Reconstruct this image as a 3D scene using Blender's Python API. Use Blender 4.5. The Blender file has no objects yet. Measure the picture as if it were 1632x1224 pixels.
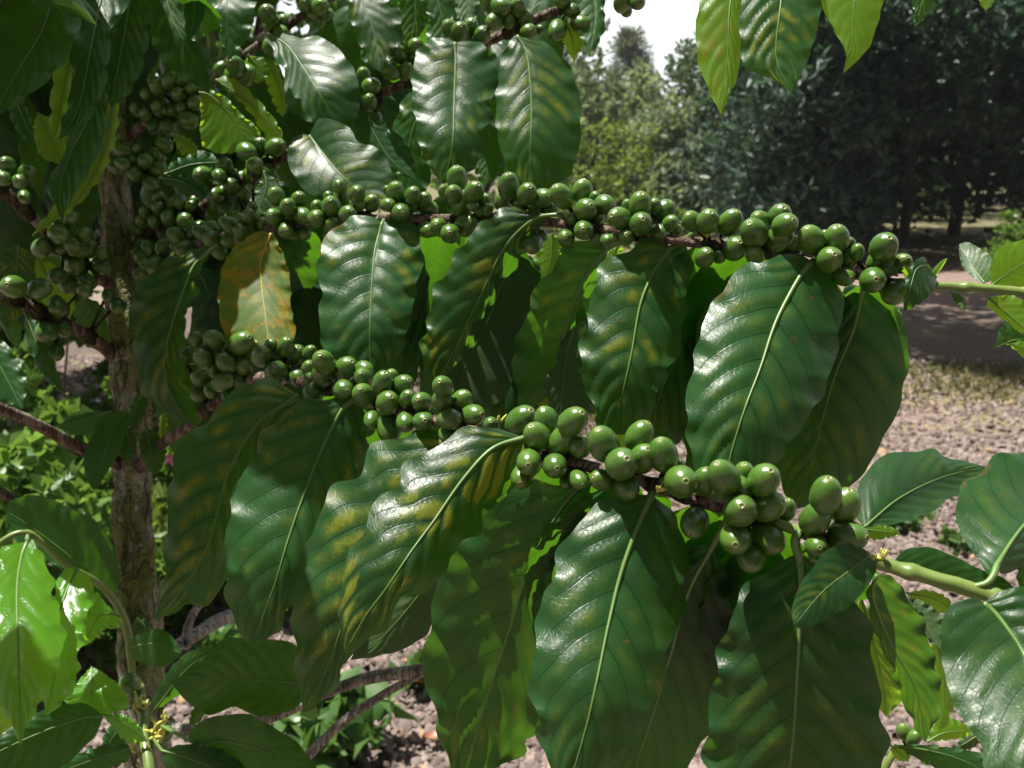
import bpy, math, random
import numpy as np
from mathutils import Vector, Matrix

SC = bpy.context.scene
COL = SC.collection
rnd = random.Random(7)

# ------------------------------------------------------------------ camera
F = 1535.0                      # focal length in pixels of the 1632 px wide frame
CW, CH = 816.0, 612.0
CAM = np.array([0.0, 0.0, 1.45])
PITCH = math.radians(13.8)
RIGHT = np.array([1.0, 0, 0])
FWD = np.array([0, math.cos(PITCH), -math.sin(PITCH)])
UP = np.array([0, math.sin(PITCH), math.cos(PITCH)])

cam = bpy.data.cameras.new('camera')
camo = bpy.data.objects.new('camera', cam)
COL.objects.link(camo)
camo.location = CAM
camo.rotation_euler = (math.pi / 2 - PITCH, 0, 0)
cam.sensor_width = 4.54
cam.lens = 4.54 * F / 1632.0
cam.clip_start = 0.01
cam.clip_end = 2000
cam.dof.use_dof = True
cam.dof.focus_distance = 0.47
cam.dof.aperture_fstop = 2.6
SC.camera = camo

# ------------------------------------------------------------------ light
SUN_DIR = np.array([-0.34, 0.10, 1.0]); SUN_DIR /= np.linalg.norm(SUN_DIR)
sun = bpy.data.lights.new('sun', 'SUN')
sun.energy = 5.0
sun.angle = math.radians(0.53)
sun.color = (1.0, 0.955, 0.87)
suno = bpy.data.objects.new('sun', sun)
COL.objects.link(suno)
suno.rotation_euler = Vector(SUN_DIR).to_track_quat('Z', 'Y').to_euler()

w = bpy.data.worlds.new('World'); SC.world = w; w.use_nodes = True
nt = w.node_tree; nt.nodes.clear()
wo = nt.nodes.new('ShaderNodeOutputWorld'); bg = nt.nodes.new('ShaderNodeBackground')
sky = nt.nodes.new('ShaderNodeTexSky'); sky.sky_type = 'NISHITA'; sky.sun_disc = False
sky.sun_elevation = math.asin(SUN_DIR[2]); sky.sun_rotation = math.atan2(SUN_DIR[0], SUN_DIR[1])
sky.air_density = 1.0; sky.dust_density = 2.0
tc = nt.nodes.new('ShaderNodeTexCoord')
nz = nt.nodes.new('ShaderNodeTexNoise'); nz.inputs['Scale'].default_value = 2.6; nz.inputs['Detail'].default_value = 5
mp = nt.nodes.new('ShaderNodeMapRange'); mp.inputs['From Min'].default_value = 0.30; mp.inputs['From Max'].default_value = 0.50
mp.interpolation_type = 'SMOOTHSTEP'
mx = nt.nodes.new('ShaderNodeMix'); mx.data_type = 'RGBA'
sp = nt.nodes.new('ShaderNodeSeparateXYZ'); nt.links.new(tc.outputs['Generated'], sp.inputs[0])
cb = nt.nodes.new('ShaderNodeMapRange'); cb.inputs['From Min'].default_value = -0.3; cb.inputs['From Max'].default_value = 0.9
cb.inputs['To Min'].default_value = 0.9; cb.inputs['To Max'].default_value = 11.5      # thin bright cloud towards the sun, grey cloud behind
nt.links.new(sp.outputs[1], cb.inputs['Value'])
cl_ = nt.nodes.new('ShaderNodeCombineColor')
for k_, f_ in enumerate((0.97, 1.0, 1.05)):
    m_ = nt.nodes.new('ShaderNodeMath'); m_.operation = 'MULTIPLY'; m_.inputs[1].default_value = f_
    nt.links.new(cb.outputs[0], m_.inputs[0]); nt.links.new(m_.outputs[0], cl_.inputs[k_])
nt.links.new(cl_.outputs[0], mx.inputs['B'])
nt.links.new(tc.outputs['Generated'], nz.inputs['Vector'])
nt.links.new(nz.outputs['Fac'], mp.inputs['Value'])
nt.links.new(mp.outputs['Result'], mx.inputs['Factor'])
nt.links.new(sky.outputs['Color'], mx.inputs['A'])
nt.links.new(mx.outputs['Result'], bg.inputs['Color'])
bg.inputs['Strength'].default_value = 0.06
nt.links.new(bg.outputs[0], wo.inputs[0])

SC.view_settings.view_transform = 'Standard'
SC.view_settings.look = 'None'
SC.view_settings.exposure = 1.13
SC.view_settings.gamma = 1.0
SC.render.engine = 'CYCLES'
SC.cycles.max_bounces = 8
SC.cycles.transparent_max_bounces = 8
SC.cycles.sample_clamp_indirect = 6

# ------------------------------------------------------------------ helpers
def P(x, y, d):
    """a point seen at pixel x, y standing d metres along the optical axis"""
    return CAM + d * (FWD + (x - CW) / F * RIGHT + (CH - y) / F * UP)

def G(x, y):
    """ground point under pixel x, y"""
    r = FWD + (x - CW) / F * RIGHT + (CH - y) / F * UP
    t = -CAM[2] / r[2]
    return CAM + t * r

def new_mesh(name, verts, faces, mat, smooth=True, uvs=None):
    me = bpy.data.meshes.new(name)
    verts = np.asarray(verts, dtype=np.float32)
    if isinstance(faces, np.ndarray):
        nf, k = faces.shape
        me.vertices.add(len(verts)); me.vertices.foreach_set('co', verts.ravel())
        me.loops.add(nf * k); me.loops.foreach_set('vertex_index', faces.ravel().astype(np.int32))
        me.polygons.add(nf)
        me.polygons.foreach_set('loop_start', (np.arange(nf) * k).astype(np.int32))
        me.polygons.foreach_set('loop_total', np.full(nf, k, dtype=np.int32))
        me.update(calc_edges=True)
    else:
        me.from_pydata([tuple(v) for v in verts], [], faces)
        me.update()
    if smooth:
        me.polygons.foreach_set('use_smooth', [True] * len(me.polygons))
    if uvs is not None:
        lay = me.uv_layers.new(name='UVMap')
        idx = np.empty(len(me.loops), dtype=np.int32); me.loops.foreach_get('vertex_index', idx)
        lay.data.foreach_set('uv', np.asarray(uvs, dtype=np.float32)[idx].ravel())
    if mat is not None:
        me.materials.append(mat)
    return me

def link(name, me, parent=None, loc=None):
    o = bpy.data.objects.new(name, me)
    COL.objects.link(o)
    if parent is not None:
        o.parent = parent
    if loc is not None:
        o.location = loc
    return o

def thing(name, label, cat, loc=(0, 0, 0), group=None):
    o = bpy.data.objects.new(name, None); COL.objects.link(o)
    o.location = loc; o.empty_display_size = 0.05
    o['label'] = label; o['category'] = cat
    if group: o['group'] = group
    return o

def polyres(pts, n):
    """smooth resample of a polyline at n+1 equal arc steps (centripetal-ish Catmull-Rom)"""
    pts = np.asarray(pts, float)
    if len(pts) > 2:
        ext = np.vstack([2 * pts[0] - pts[1], pts, 2 * pts[-1] - pts[-2]])
        out = []
        for i in range(1, len(ext) - 2):
            p0, p1, p2, p3 = ext[i - 1], ext[i], ext[i + 1], ext[i + 2]
            for t in np.linspace(0, 1, 12, endpoint=False):
                out.append(0.5 * ((2 * p1) + (-p0 + p2) * t + (2 * p0 - 5 * p1 + 4 * p2 - p3) * t * t + (-p0 + 3 * p1 - 3 * p2 + p3) * t ** 3))
        out.append(pts[-1]); pts = np.array(out)
    s = np.concatenate([[0], np.cumsum(np.linalg.norm(np.diff(pts, axis=0), axis=1))])
    u = np.linspace(0, s[-1], n + 1)
    return np.stack([np.interp(u, s, pts[:, k]) for k in range(pts.shape[1])], 1)

def tube(pts, rad, sides=10, bump=0.0, seed=0, cap=True):
    """tapered tube along 3-D points; rad per point"""
    pts = np.asarray(pts, float); n = len(pts)
    rad = np.broadcast_to(np.asarray(rad, float), (n,)) if np.ndim(rad) == 0 else np.asarray(rad, float)
    T = np.gradient(pts, axis=0); T /= np.linalg.norm(T, axis=1)[:, None] + 1e-12
    ref = np.array([0.31, 0.77, 0.55]); ref /= np.linalg.norm(ref)
    rs = np.random.RandomState(seed)
    V = []
    nrm = np.cross(T[0], ref); nrm /= np.linalg.norm(nrm)
    ph = rs.rand(4) * 6.28
    for i in range(n):
        nrm = nrm - T[i] * np.dot(nrm, T[i]); nrm /= np.linalg.norm(nrm)
        b = np.cross(T[i], nrm)
        for k in range(sides):
            a = 2 * math.pi * k / sides
            r = rad[i]
            if bump:
                r *= 1 + bump * (0.5 * math.sin(3 * a + ph[0] + i * 0.21) + 0.4 * math.sin(5 * a + ph[1] - i * .13) + 0.6 * (rs.rand() - .5) + 0.5 * math.sin(i * 0.6 + ph[2]) * math.sin(a + ph[3]))
            V.append(pts[i] + r * (math.cos(a) * nrm + math.sin(a) * b))
    Fc = []
    for i in range(n - 1):
        for k in range(sides):
            k2 = (k + 1) % sides
            Fc.append((i * sides + k, i * sides + k2, (i + 1) * sides + k2, (i + 1) * sides + k))
    if cap:
        Fc.append(tuple(range(sides - 1, -1, -1)))
        Fc.append(tuple((n - 1) * sides + k for k in range(sides)))
    return np.array(V), Fc

class NT:
    """tiny node-tree builder"""
    def __init__(self, name):
        self.m = bpy.data.materials.new(name); self.m.use_nodes = True
        self.t = self.m.node_tree; self.t.nodes.clear()
        self.out = self.n('OutputMaterial')
    def n(self, typ, **kw):
        nd = self.t.nodes.new('ShaderNode' + typ)
        for k, v in kw.items(): setattr(nd, k, v)
        return nd
    def put(self, sock, v):
        if isinstance(v, bpy.types.NodeSocket): self.t.links.new(v, sock)
        elif v is not None: sock.default_value = v
    def math(self, op, a, b=None, c=None, clamp=False):
        nd = self.n('Math', operation=op, use_clamp=clamp)
        self.put(nd.inputs[0], a)
        if b is not None: self.put(nd.inputs[1], b)
        if c is not None: self.put(nd.inputs[2], c)
        return nd.outputs[0]
    def rng(self, v, a, b, c=0.0, d=1.0, smooth=True):
        nd = self.n('MapRange'); nd.interpolation_type = 'SMOOTHSTEP' if smooth else 'LINEAR'
        for s, x in zip(nd.inputs, (v, a, b, c, d)): self.put(s, x)
        return nd.outputs[0]
    def mix(self, f, a, b):
        nd = self.n('Mix', data_type='RGBA')
        self.put(nd.inputs['Factor'], f)
        for k, x in (('A', a), ('B', b)):
            self.put(nd.inputs[k], (*x, 1) if isinstance(x, tuple) and len(x) == 3 else x)
        return nd.outputs['Result']
    def noise(self, vec, scale, detail=3, rough=.55, dist=0.0):
        nd = self.n('TexNoise'); self.put(nd.inputs['Vector'], vec)
        nd.inputs['Scale'].default_value = scale; nd.inputs['Detail'].default_value = detail
        nd.inputs['Roughness'].default_value = rough; nd.inputs['Distortion'].default_value = dist
        return nd.outputs['Fac']
    def bump(self, h, strength, dist):
        nd = self.n('Bump'); self.put(nd.inputs['Height'], h)
        nd.inputs['Strength'].default_value = strength; nd.inputs['Distance'].default_value = dist
        return nd.outputs['Normal']
    def bsdf(self, col, rough, normal=None, spec=0.5, coat=0.0, sss=None):
        nd = self.n('BsdfPrincipled')
        self.put(nd.inputs['Base Color'], (*col, 1) if isinstance(col, tuple) else col)
        self.put(nd.inputs['Roughness'], rough)
        self.put(nd.inputs['Specular IOR Level'], spec)
        if coat:
            nd.inputs['Coat Weight'].default_value = coat; nd.inputs['Coat Roughness'].default_value = 0.12
        if normal is not None: self.t.links.new(normal, nd.inputs['Normal'])
        return nd
    def done(self, shader):
        self.t.links.new(shader, self.out.inputs['Surface']); return self.m

# ------------------------------------------------------------------ materials
def leaf_material(name, top, trans, tmix=0.42, rough=0.36, spec=0.55, veincol=None, veinamt=0.8, chl_top=(0.15, 0.18, 0.022), chl_tr=(0.40, 0.44, 0.02), bumpk=0.2, blotch=None):
    b = NT(name)
    uv = b.n('UVMap', uv_map='UVMap').outputs['UV']
    sep = b.n('SeparateXYZ'); b.put(sep.inputs[0], uv)
    u, v = sep.outputs[0], sep.outputs[1]
    vs = b.math('MULTIPLY_ADD', v, 2.0, -1.0)
    a = b.math('ABSOLUTE', vs)
    side = b.math('MULTIPLY', b.math('GREATER_THAN', vs, 0.0), 0.42)
    obj = b.n('ObjectInfo')
    t = b.math('MULTIPLY_ADD', b.math('POWER', a, 1.25), -0.27, u)
    tt = b.math('MULTIPLY_ADD', t, 9.0, side)
    fr = b.math('FRACT', tt)
    dv = b.math('MULTIPLY', b.math('ABSOLUTE', b.math('SUBTRACT', b.math('FRACT', b.math('ADD', fr, .5)), .5)), 2.0)  # 0 on a vein, 1 midway
    comb = b.n('CombineXYZ'); b.put(comb.inputs[0], b.math('MULTIPLY', u, 2.4)); b.put(comb.inputs[1], v)
    b.put(comb.inputs[2], b.math('MULTIPLY', obj.outputs['Random'], 37.0))
    vec = comb.outputs[0]
    n1 = b.noise(vec, 3.2, 4)
    n2 = b.noise(vec, 13, 3, .5)
    n3 = b.noise(vec, 1.7, 3, .6)
    net = b.n('TexVoronoi', feature='DISTANCE_TO_EDGE'); b.put(net.inputs['Vector'], vec); net.inputs['Scale'].default_value = 26
    netl = b.rng(net.outputs['Distance'], 0.0, 0.06, 1.0, 0.0)
    vein = b.math('MULTIPLY', b.rng(dv, 0.01, 0.075, 1.0, 0.0), b.rng(a, 0.75, 1.0, 1.0, 0.0))
    mid = b.rng(a, 0.0, 0.035, 1.0, 0.0)
    attr = b.n('Attribute', attribute_type='OBJECT', attribute_name='chlorosis')
    chl = b.math('MULTIPLY', b.rng(dv, 0.05, 0.95), b.rng(a, 0.6, 1.0, 1.0, 0.15))
    chl = b.math('MULTIPLY', chl, b.rng(n1, 0.34, 0.70))
    chl = b.math('MULTIPLY', chl, b.rng(n3, 0.42, 0.62, 0.05, 1.0))
    n4 = b.noise(vec, 44, 3, .6)
    chl = b.math('MULTIPLY', chl, b.math('MULTIPLY_ADD', n2, 0.9, 0.5))
    chl = b.math('MULTIPLY', chl, b.math('MULTIPLY_ADD', b.rng(n4, .35, .62), 0.7, 0.5))
    chl = b.math('MULTIPLY', chl, b.math('MULTIPLY', attr.outputs['Fac'], 2.5), clamp=True)
    hue = b.math('MULTIPLY_ADD', obj.outputs['Random'], 0.5, 0.75)
    topc = b.n('Mix', data_type='RGBA', blend_type='MULTIPLY'); topc.inputs['Factor'].default_value = 1.0
    topc.inputs['A'].default_value = (*top, 1)
    cc = b.n('CombineColor'); b.put(cc.inputs[0], b.math('MULTIPLY', hue, b.math('MULTIPLY_ADD', n2, .5, .75))); b.put(cc.inputs[1], b.math('MULTIPLY', hue, b.math('MULTIPLY_ADD', n1, .6, .7))); b.put(cc.inputs[2], hue)
    b.put(topc.inputs['B'], cc.outputs[0])
    c = b.mix(chl, topc.outputs['Result'], chl_top)
    if blotch: c = b.mix(b.math('MULTIPLY', b.rng(b.noise(vec, 5.5, 5, .65), .5, .62), .8), c, blotch)
    vc = veincol or (0.005, 0.016, 0.006)
    c = b.mix(b.math('MULTIPLY', vein, veinamt), c, vc)
    c = b.mix(b.math('MULTIPLY', netl, 0.16), c, vc)
    c = b.mix(b.math('MULTIPLY', mid, 0.7), c, (0.13, 0.22, 0.04))
    spot = b.math('MULTIPLY', b.rng(b.noise(vec, 9, 2), .70, .73), b.math('GREATER_THAN', obj.outputs['Random'], .45))
    c = b.mix(b.math('MULTIPLY', spot, .7), c, (0.10, 0.06, 0.025))
    edge = b.math('MULTIPLY', b.rng(a, 0.90, 0.99), b.math('MULTIPLY', b.rng(n1, .56, .66), b.math('GREATER_THAN', obj.outputs['Random'], .4)))
    c = b.mix(b.math('MULTIPLY', edge, .8), c, (0.14, 0.085, 0.035))
    dust = b.rng(b.noise(vec, 60, 1), 0.79, 0.83)
    c = b.mix(b.math('MULTIPLY', dust, .5), c, (0.35, 0.36, 0.3))
    tr = b.mix(chl, (*trans, 1), chl_tr)
    if blotch: tr = b.mix(b.math('MULTIPLY', b.rng(b.noise(vec, 5.5, 5, .65), .5, .62), .8), tr, (blotch[0] * 2.4, blotch[1] * 2.0, blotch[2]))
    tr = b.mix(b.math('MULTIPLY', vein, .6), tr, tuple(x * .45 for x in trans))
    tr = b.mix(b.math('MULTIPLY', netl, .22), tr, tuple(x * .6 for x in trans))
    h = b.math('MULTIPLY_ADD', vein, -1.6, b.math('MULTIPLY_ADD', n2, 0.22, b.math('MULTIPLY', netl, -0.22)))
    nb = b.bump(h, bumpk, 0.0012)
    rr = b.math('MULTIPLY_ADD', n2, 0.22, rough - 0.1)
    pb = b.bsdf(c, rr, nb, spec)
    tb = b.n('BsdfTranslucent'); b.put(tb.inputs['Color'], tr)
    ms = b.n('MixShader'); ms.inputs[0].default_value = tmix
    b.t.links.new(pb.outputs[0], ms.inputs[1]); b.t.links.new(tb.outputs[0], ms.inputs[2])
    return b.done(ms.outputs[0])

M_DARK = leaf_material('leaf_mature_green', (0.0165, 0.062, 0.0185), (0.12, 0.34, 0.010), 0.32, 0.34, 0.30)
M_YOUNG = leaf_material('leaf_young_green', (0.080, 0.255, 0.022), (0.30, 0.70, 0.03), 0.5, 0.20, 0.7, veincol=(0.05, 0.14, 0.015), veinamt=.5)
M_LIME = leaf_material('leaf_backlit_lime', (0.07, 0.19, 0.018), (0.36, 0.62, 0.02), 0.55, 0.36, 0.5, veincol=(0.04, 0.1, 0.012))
M_YEL = leaf_material('leaf_yellowing', (0.060, 0.125, 0.020), (0.34, 0.50, 0.02), 0.42, 0.48, 0.4, veincol=(0.30, 0.20, 0.02), veinamt=.5, chl_top=(0.42, 0.30, 0.015), chl_tr=(0.8, 0.58, 0.01), blotch=(0.30, 0.21, 0.016))
M_UNDER = leaf_material('leaf_underside', (0.060, 0.115, 0.042), (0.06, 0.13, 0.02), 0.24, 0.62, 0.3, veincol=(0.14, 0.22, 0.07), veinamt=.5)

def simple_rib(name, c1, c2):
    b = NT(name)
    tcn = b.n('TexCoord').outputs['Object']
    c = b.mix(b.noise(tcn, 60, 3), c1, c2)
    return b.done(b.bsdf(c, 0.42).outputs[0])
M_RIB = simple_rib('midrib_pale_green', (0.07, 0.15, 0.035), (0.13, 0.215, 0.05))
M_RIBY = simple_rib('midrib_yellow', (0.45, 0.30, 0.03), (0.52, 0.38, 0.06))
M_RIBD = simple_rib('midrib_mid_green', (0.06, 0.13, 0.03), (0.10, 0.18, 0.04))

def cherry_material():
    b = NT('green_cherry_skin')
    co = b.n('TexCoord').outputs['Object']
    obj = b.n('ObjectInfo')
    sep = b.n('SeparateXYZ'); b.put(sep.inputs[0], co)
    x, y, z = sep.outputs
    r = b.math('SQRT', b.math('ADD', b.math('MULTIPLY', x, x), b.math('MULTIPLY', y, y)))
    topm = b.math('GREATER_THAN', z, 0.6)
    ang = b.math('ARCTAN2', y, x)
    cv = b.n('CombineXYZ'); b.put(cv.inputs[0], b.math('MULTIPLY', ang, 2.2)); b.put(cv.inputs[1], b.math('MULTIPLY', z, 0.7)); b.put(cv.inputs[2], b.math('MULTIPLY', obj.outputs['Random'], 50.0))
    streak = b.noise(cv.outputs[0], 5, 4, .6)
    ov = b.n('VectorMath', operation='ADD'); b.put(ov.inputs[0], co)
    ov2 = b.n('CombineXYZ'); b.put(ov2.inputs[0], b.math('MULTIPLY', obj.outputs['Random'], 31.0)); b.put(ov.inputs[1], ov2.outputs[0])
    blot = b.noise(ov.outputs[0], 2.0, 3)
    base = b.mix(obj.outputs['Random'], (0.036, 0.098, 0.011), (0.072, 0.148, 0.017))
    base = b.mix(b.math('MULTIPLY', b.rng(streak, .35, .7), .45), base, (0.10, 0.20, 0.03))
    base = b.mix(b.math('MULTIPLY', b.rng(blot, .45, .75), .5), base, (0.036, 0.105, 0.015))
    halo = b.math('MULTIPLY', b.rng(r, 0.16, 0.55, 1.0, 0.0), topm)
    base = b.mix(b.math('MULTIPLY', halo, .22), base, (0.17, 0.25, 0.06))
    ring = b.math('MULTIPLY', b.rng(b.math('ABSOLUTE', b.math('SUBTRACT', r, 0.175)), 0.025, 0.06, 1.0, 0.0), topm)
    base = b.mix(b.math('MULTIPLY', ring, .48), base, (0.42, 0.34, 0.17))
    dark = b.math('MULTIPLY', b.rng(b.math('ABSOLUTE', b.math('SUBTRACT', r, 0.10)), 0.012, 0.04, 1.0, 0.0), topm)
    base = b.mix(b.math('MULTIPLY', dark, .7), base, (0.03, 0.022, 0.012))
    pip = b.math('MULTIPLY', b.rng(r, 0.03, 0.055, 1.0, 0.0), topm)
    base = b.mix(b.math('MULTIPLY', pip, .35), base, (0.30, 0.26, 0.12))
    speck = b.rng(b.noise(ov.outputs[0], 26, 2), .70, .74)
    base = b.mix(b.math('MULTIPLY', speck, .35), base, (0.25, 0.3, 0.14))
    nb = b.bump(b.math('ADD', b.math('MULTIPLY', streak, .5), b.noise(ov.outputs[0], 14, 3)), 0.10, 0.05)
    pb = b.bsdf(base, b.math('MULTIPLY_ADD', blot, .18, .17), nb, 0.6)
    pb.inputs['Subsurface Weight'].default_value = 0.08
    pb.inputs['Subsurface Radius'].default_value = (0.6, 1.0, 0.2)
    pb.inputs['Subsurface Scale'].default_value = 0.0025
    return b.done(pb.outputs[0])
M_CHERRY = cherry_material()

def bark_material(name, c1, c2, c3, moss=0.0, scale=1.0, green=(0.06, 0.075, 0.015)):
    b = NT(name)
    co = b.n('TexCoord').outputs['Object']
    mpn = b.n('Mapping'); b.put(mpn.inputs[0], co); mpn.inputs['Scale'].default_value = (scale, scale, scale * .22)
    n1 = b.noise(mpn.outputs[0], 120, 6, .65, .6)
    n2 = b.noise(co, 28 * scale, 4)
    n3 = b.noise(co, 260 * scale, 3)
    c = b.mix(b.rng(n1, .38, .62), c1, c2)
    c = b.mix(b.math('MULTIPLY', b.rng(n2, .52, .68), .7), c, c3)
    h = b.math('ADD', n1, b.math('MULTIPLY', n3, .35))
    if moss:
        mm = b.math('MULTIPLY', b.rng(b.noise(co, 17, 5, .7), .40, .58), moss)
        c = b.mix(mm, c, b.mix(n3, green, tuple(x * 1.9 for x in green)))
        h = b.math('ADD', h, b.math('MULTIPLY', mm, b.math('MULTIPLY', n3, 1.2)))
    nr = b.noise(mpn.outputs[0], 150, 3, .5, .3)
    crack = b.rng(b.math('ABSOLUTE', b.math('SUBTRACT', nr, .5)), 0.0, 0.035, 1.0, 0.0)
    c = b.mix(b.math('MULTIPLY', crack, .42), c, tuple(x * .35 for x in c1))
    h = b.math('SUBTRACT', h, b.math('MULTIPLY', crack, .5))
    if moss:
        vo = b.n('TexVoronoi'); b.put(vo.inputs['Vector'], co); vo.inputs['Scale'].default_value = 75; vo.inputs['Randomness'].default_value = 1
        lich = b.math('MULTIPLY', b.rng(b.math('ADD', vo.outputs['Distance'], b.math('MULTIPLY', n3, .5)), .42, .50, 1.0, 0.0), b.rng(n2, .40, .55))
        c = b.mix(b.math('MULTIPLY', lich, .75), c, (0.40, 0.43, 0.33))
    nb = b.bump(h, 1.0, .007)
    return b.done(b.bsdf(c, .85, nb, .2).outputs[0])
M_TRUNK = bark_material('mossy_bark', scale=.55, c1=(0.10, 0.085, 0.06), c2=(0.40, 0.37, 0.29), c3=(0.50, 0.48, 0.42), moss=.85, green=(0.11, 0.125, 0.03))
M_BRANCH = bark_material('brown_twig_bark', (0.075, 0.042, 0.032), (0.27, 0.20, 0.16), (0.42, 0.36, 0.31))
M_DEAD = bark_material('grey_dead_bark', (0.20, 0.175, 0.15), (0.42, 0.385, 0.34), (0.33, 0.29, 0.25))
M_SHOOT = simple_rib('green_shoot_skin', (0.075, 0.135, 0.022), (0.17, 0.225, 0.05))
M_NODE = bark_material('dark_node', (0.018, 0.014, 0.010), (0.07, 0.05, 0.03), (0.10, 0.10, 0.03))
M_BUD = simple_rib('bud_yellow_green', (0.42, 0.42, 0.07), (0.55, 0.52, 0.13))

# ------------------------------------------------------------------ the coffee tree
tree = thing('coffee_tree', 'coffee tree with clusters of green cherries and glossy drooping leaves on a mossy trunk', 'coffee tree', tuple(G(236, 1300) * 0 + np.array([-0.31, 0.82, 0.0])))
TREE0 = np.array(tree.location)
def tlink(name, me, parent=None, loc=None):
    o = link(name, me, parent or tree)
    if loc is not None: o.location = loc
    return o
def rel(v):
    return np.asarray(v) - TREE0

def path3(pts, n):
    """pts: (x, y, depth[, radius px]) -> smooth world points and radii"""
    q = polyres(pts, n)
    w = np.array([P(a[0], a[1], a[2]) for a in q])
    r = np.array([a[3] * a[2] / F for a in q]) if q.shape[1] > 3 else None
    return w, r

# trunk
tp = [(205, -330, .90, 15), (196, -100, .88, 17), (184, 120, .87, 19), (180, 240, .86, 21), (184, 330, .86, 23), (191, 420, .855, 24), (200, 520, .85, 25), (207, 620, .85, 26), (211, 720, .85, 27), (215, 830, .85, 28), (219, 960, .845, 30), (224, 1060, .84, 33), (233, 1200, .84, 34), (250, 1500, .86, 36), (268, 1900, .90, 40), (282, 2400, .93, 50)]
wp, wr = path3(tp, 260)
keep = wp[:, 2] > -0.05
wp, wr = wp[keep], wr[keep]
v, f = tube(rel(wp), wr, 56, .20, 3)
trunk = tlink('trunk', new_mesh('trunk', v, f, M_TRUNK))

BR = {}
def branch(key, pts, n=60, mat=None, bump=.10, label=None, shoot=None):
    wpp, wrr = path3(pts, n)
    wrr = wrr * (.86 if mat is None else 1.0)
    if mat is None: wrr = wrr * (1 + .09 * np.maximum(0, np.sin(np.arange(len(wrr)) * .83 + np.sin(np.arange(len(wrr)) * .37) * 2)) ** 6)
    rs = np.random.RandomState(len(pts) * 7 + int(pts[0][0]) % 97)
    vv, ff = tube(rel(wpp), wrr, 12, bump, int(abs(pts[0][0])) % 50)
    o = tlink('branch', new_mesh('branch', vv, ff, mat or M_BRANCH))
    if label: o['label'] = label
    BR[key] = polyres([p[:3] for p in pts], 200)
    if shoot:
        sp, sr = path3(shoot, 90)
        tq = np.arange(len(sr)); sr = sr * .84 * (1 + .30 * sum(np.exp(-((tq - q_) / 2.2) ** 2) for q_ in (14, 44, 71)))
        vv, ff = tube(rel(sp), sr, 14, .07, 5)
        s = tlink('shoot', new_mesh('shoot', vv, ff, M_SHOOT), o)
        BR[key] = np.vstack([BR[key], polyres([p[:3] for p in shoot], 80)])
    return o

branch('b1', [(203, 432, .85, 9), (250, 412, .82, 9), (330, 385, .77, 9), (430, 362, .71, 8.5), (560, 350, .665, 8), (700, 348, .63, 8), (800, 349, .60, 8), (920, 359, .565, 9), (1010, 373, .54, 9), (1130, 390, .515, 9), (1230, 402, .50, 8.5), (1330, 430, .49, 8), (1390, 445, .485, 7.5)],
       shoot=[(1388, 444, .485, 7.6), (1440, 452, .48, 8), (1500, 456, .475, 8.5), (1560, 459, .47, 9), (1620, 464, .465, 8), (1700, 470, .46, 8)])
branch('b2', [(222, 745, .84, 11), (265, 703, .79, 10), (302, 679, .75, 9.5), (345, 640, .70, 9), (412, 602, .64, 10), (500, 612, .585, 10), (580, 634, .555, 11), (646, 656, .53, 12), (736, 682, .49, 11), (840, 716, .445, 11), (930, 741, .415, 11), (1010, 762, .40, 11.5), (1110, 797, .39, 12), (1150, 808, .385, 11.5), (1238, 833, .375, 10)],
       shoot=[(1236, 832, .375, 10.2), (1300, 858, .37, 11), (1397, 896, .365, 13), (1470, 917, .36, 14), (1543, 937, .355, 15), (1590, 953, .352, 14), (1680, 985, .345, 13)])
branch('bB', [(205, 398, .86, 9), (240, 378, .85, 9), (320, 330, .82, 9), (385, 288, .80, 9), (454, 249, .79, 8), (530, 200, .775, 8), (600, 155, .765, 8.5), (700, 107, .75, 8.5), (785, 63, .74, 9), (860, 28, .73, 9), (960, -10, .72, 8), (1100, -60, .70, 7)])
branch('bC', [(196, 222, .87, 9), (230, 198, .86, 9.5), (270, 180, .85, 8), (340, 124, .83, 8), (410, 74, .815, 8), (480, 27, .80, 8), (560, -25, .79, 7)], label='brown upper branch rising to the top edge')
branch('bL1', [(190, 468, .85, 9), (162, 445, .83, 10), (109, 402, .79, 10), (56, 351, .76, 9.5), (10, 308, .74, 11), (-60, 250, .72, 9)])
branch('bL2', [(196, 585, .85, 10), (165, 553, .83, 12), (110, 519, .79, 11), (50, 490, .76, 11), (0, 470, .74, 10), (-60, 450, .72, 9)])
branch('bL3', [(200, 745, .85, 10), (130, 716, .80, 11), (60, 677, .76, 10.5), (0, 651, .73, 11), (-60, 625, .71, 10)])
branch('bL4', [(200, 880, .85, 9), (90, 830, .86, 9), (30, 800, .86, 9), (-40, 765, .86, 9)])
branch('bD1', [(225, 1075, .85, 9), (286, 1029, .90, 10), (330, 1000, .94, 11), (365, 982, .97, 11), (440, 955, 1.03, 10), (520, 930, 1.1, 9)], mat=M_DEAD)
branch('bD2', [(232, 1150, .84, 10), (330, 1165, .82, 9), (440, 1140, .80, 9), (530, 1100, .79, 9), (600, 1078, .79, 10), (680, 1066, .79, 11), (780, 1045, .79, 10), (880, 1020, .8, 9)], mat=M_DEAD, label='grey leafless branch low over the gravel')
branch('bD3', [(440, 1260, .86, 9), (500, 1195, .84, 8), (560, 1140, .83, 7), (625, 1098, .83, 6.5), (680, 1070, .83, 6)], mat=M_DEAD)
branch('bD4', [(300, 1030, .90, 7), (298, 1005, .91, 7), (310, 975, .92, 6), (330, 955, .93, 5)], n=14, mat=M_DEAD)
branch('bTop', [(950, -95, .60, 8), (1150, -120, .58, 8), (1350, -118, .56, 8), (1560, -105, .54, 8), (1750, -95, .52, 7)])
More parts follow.
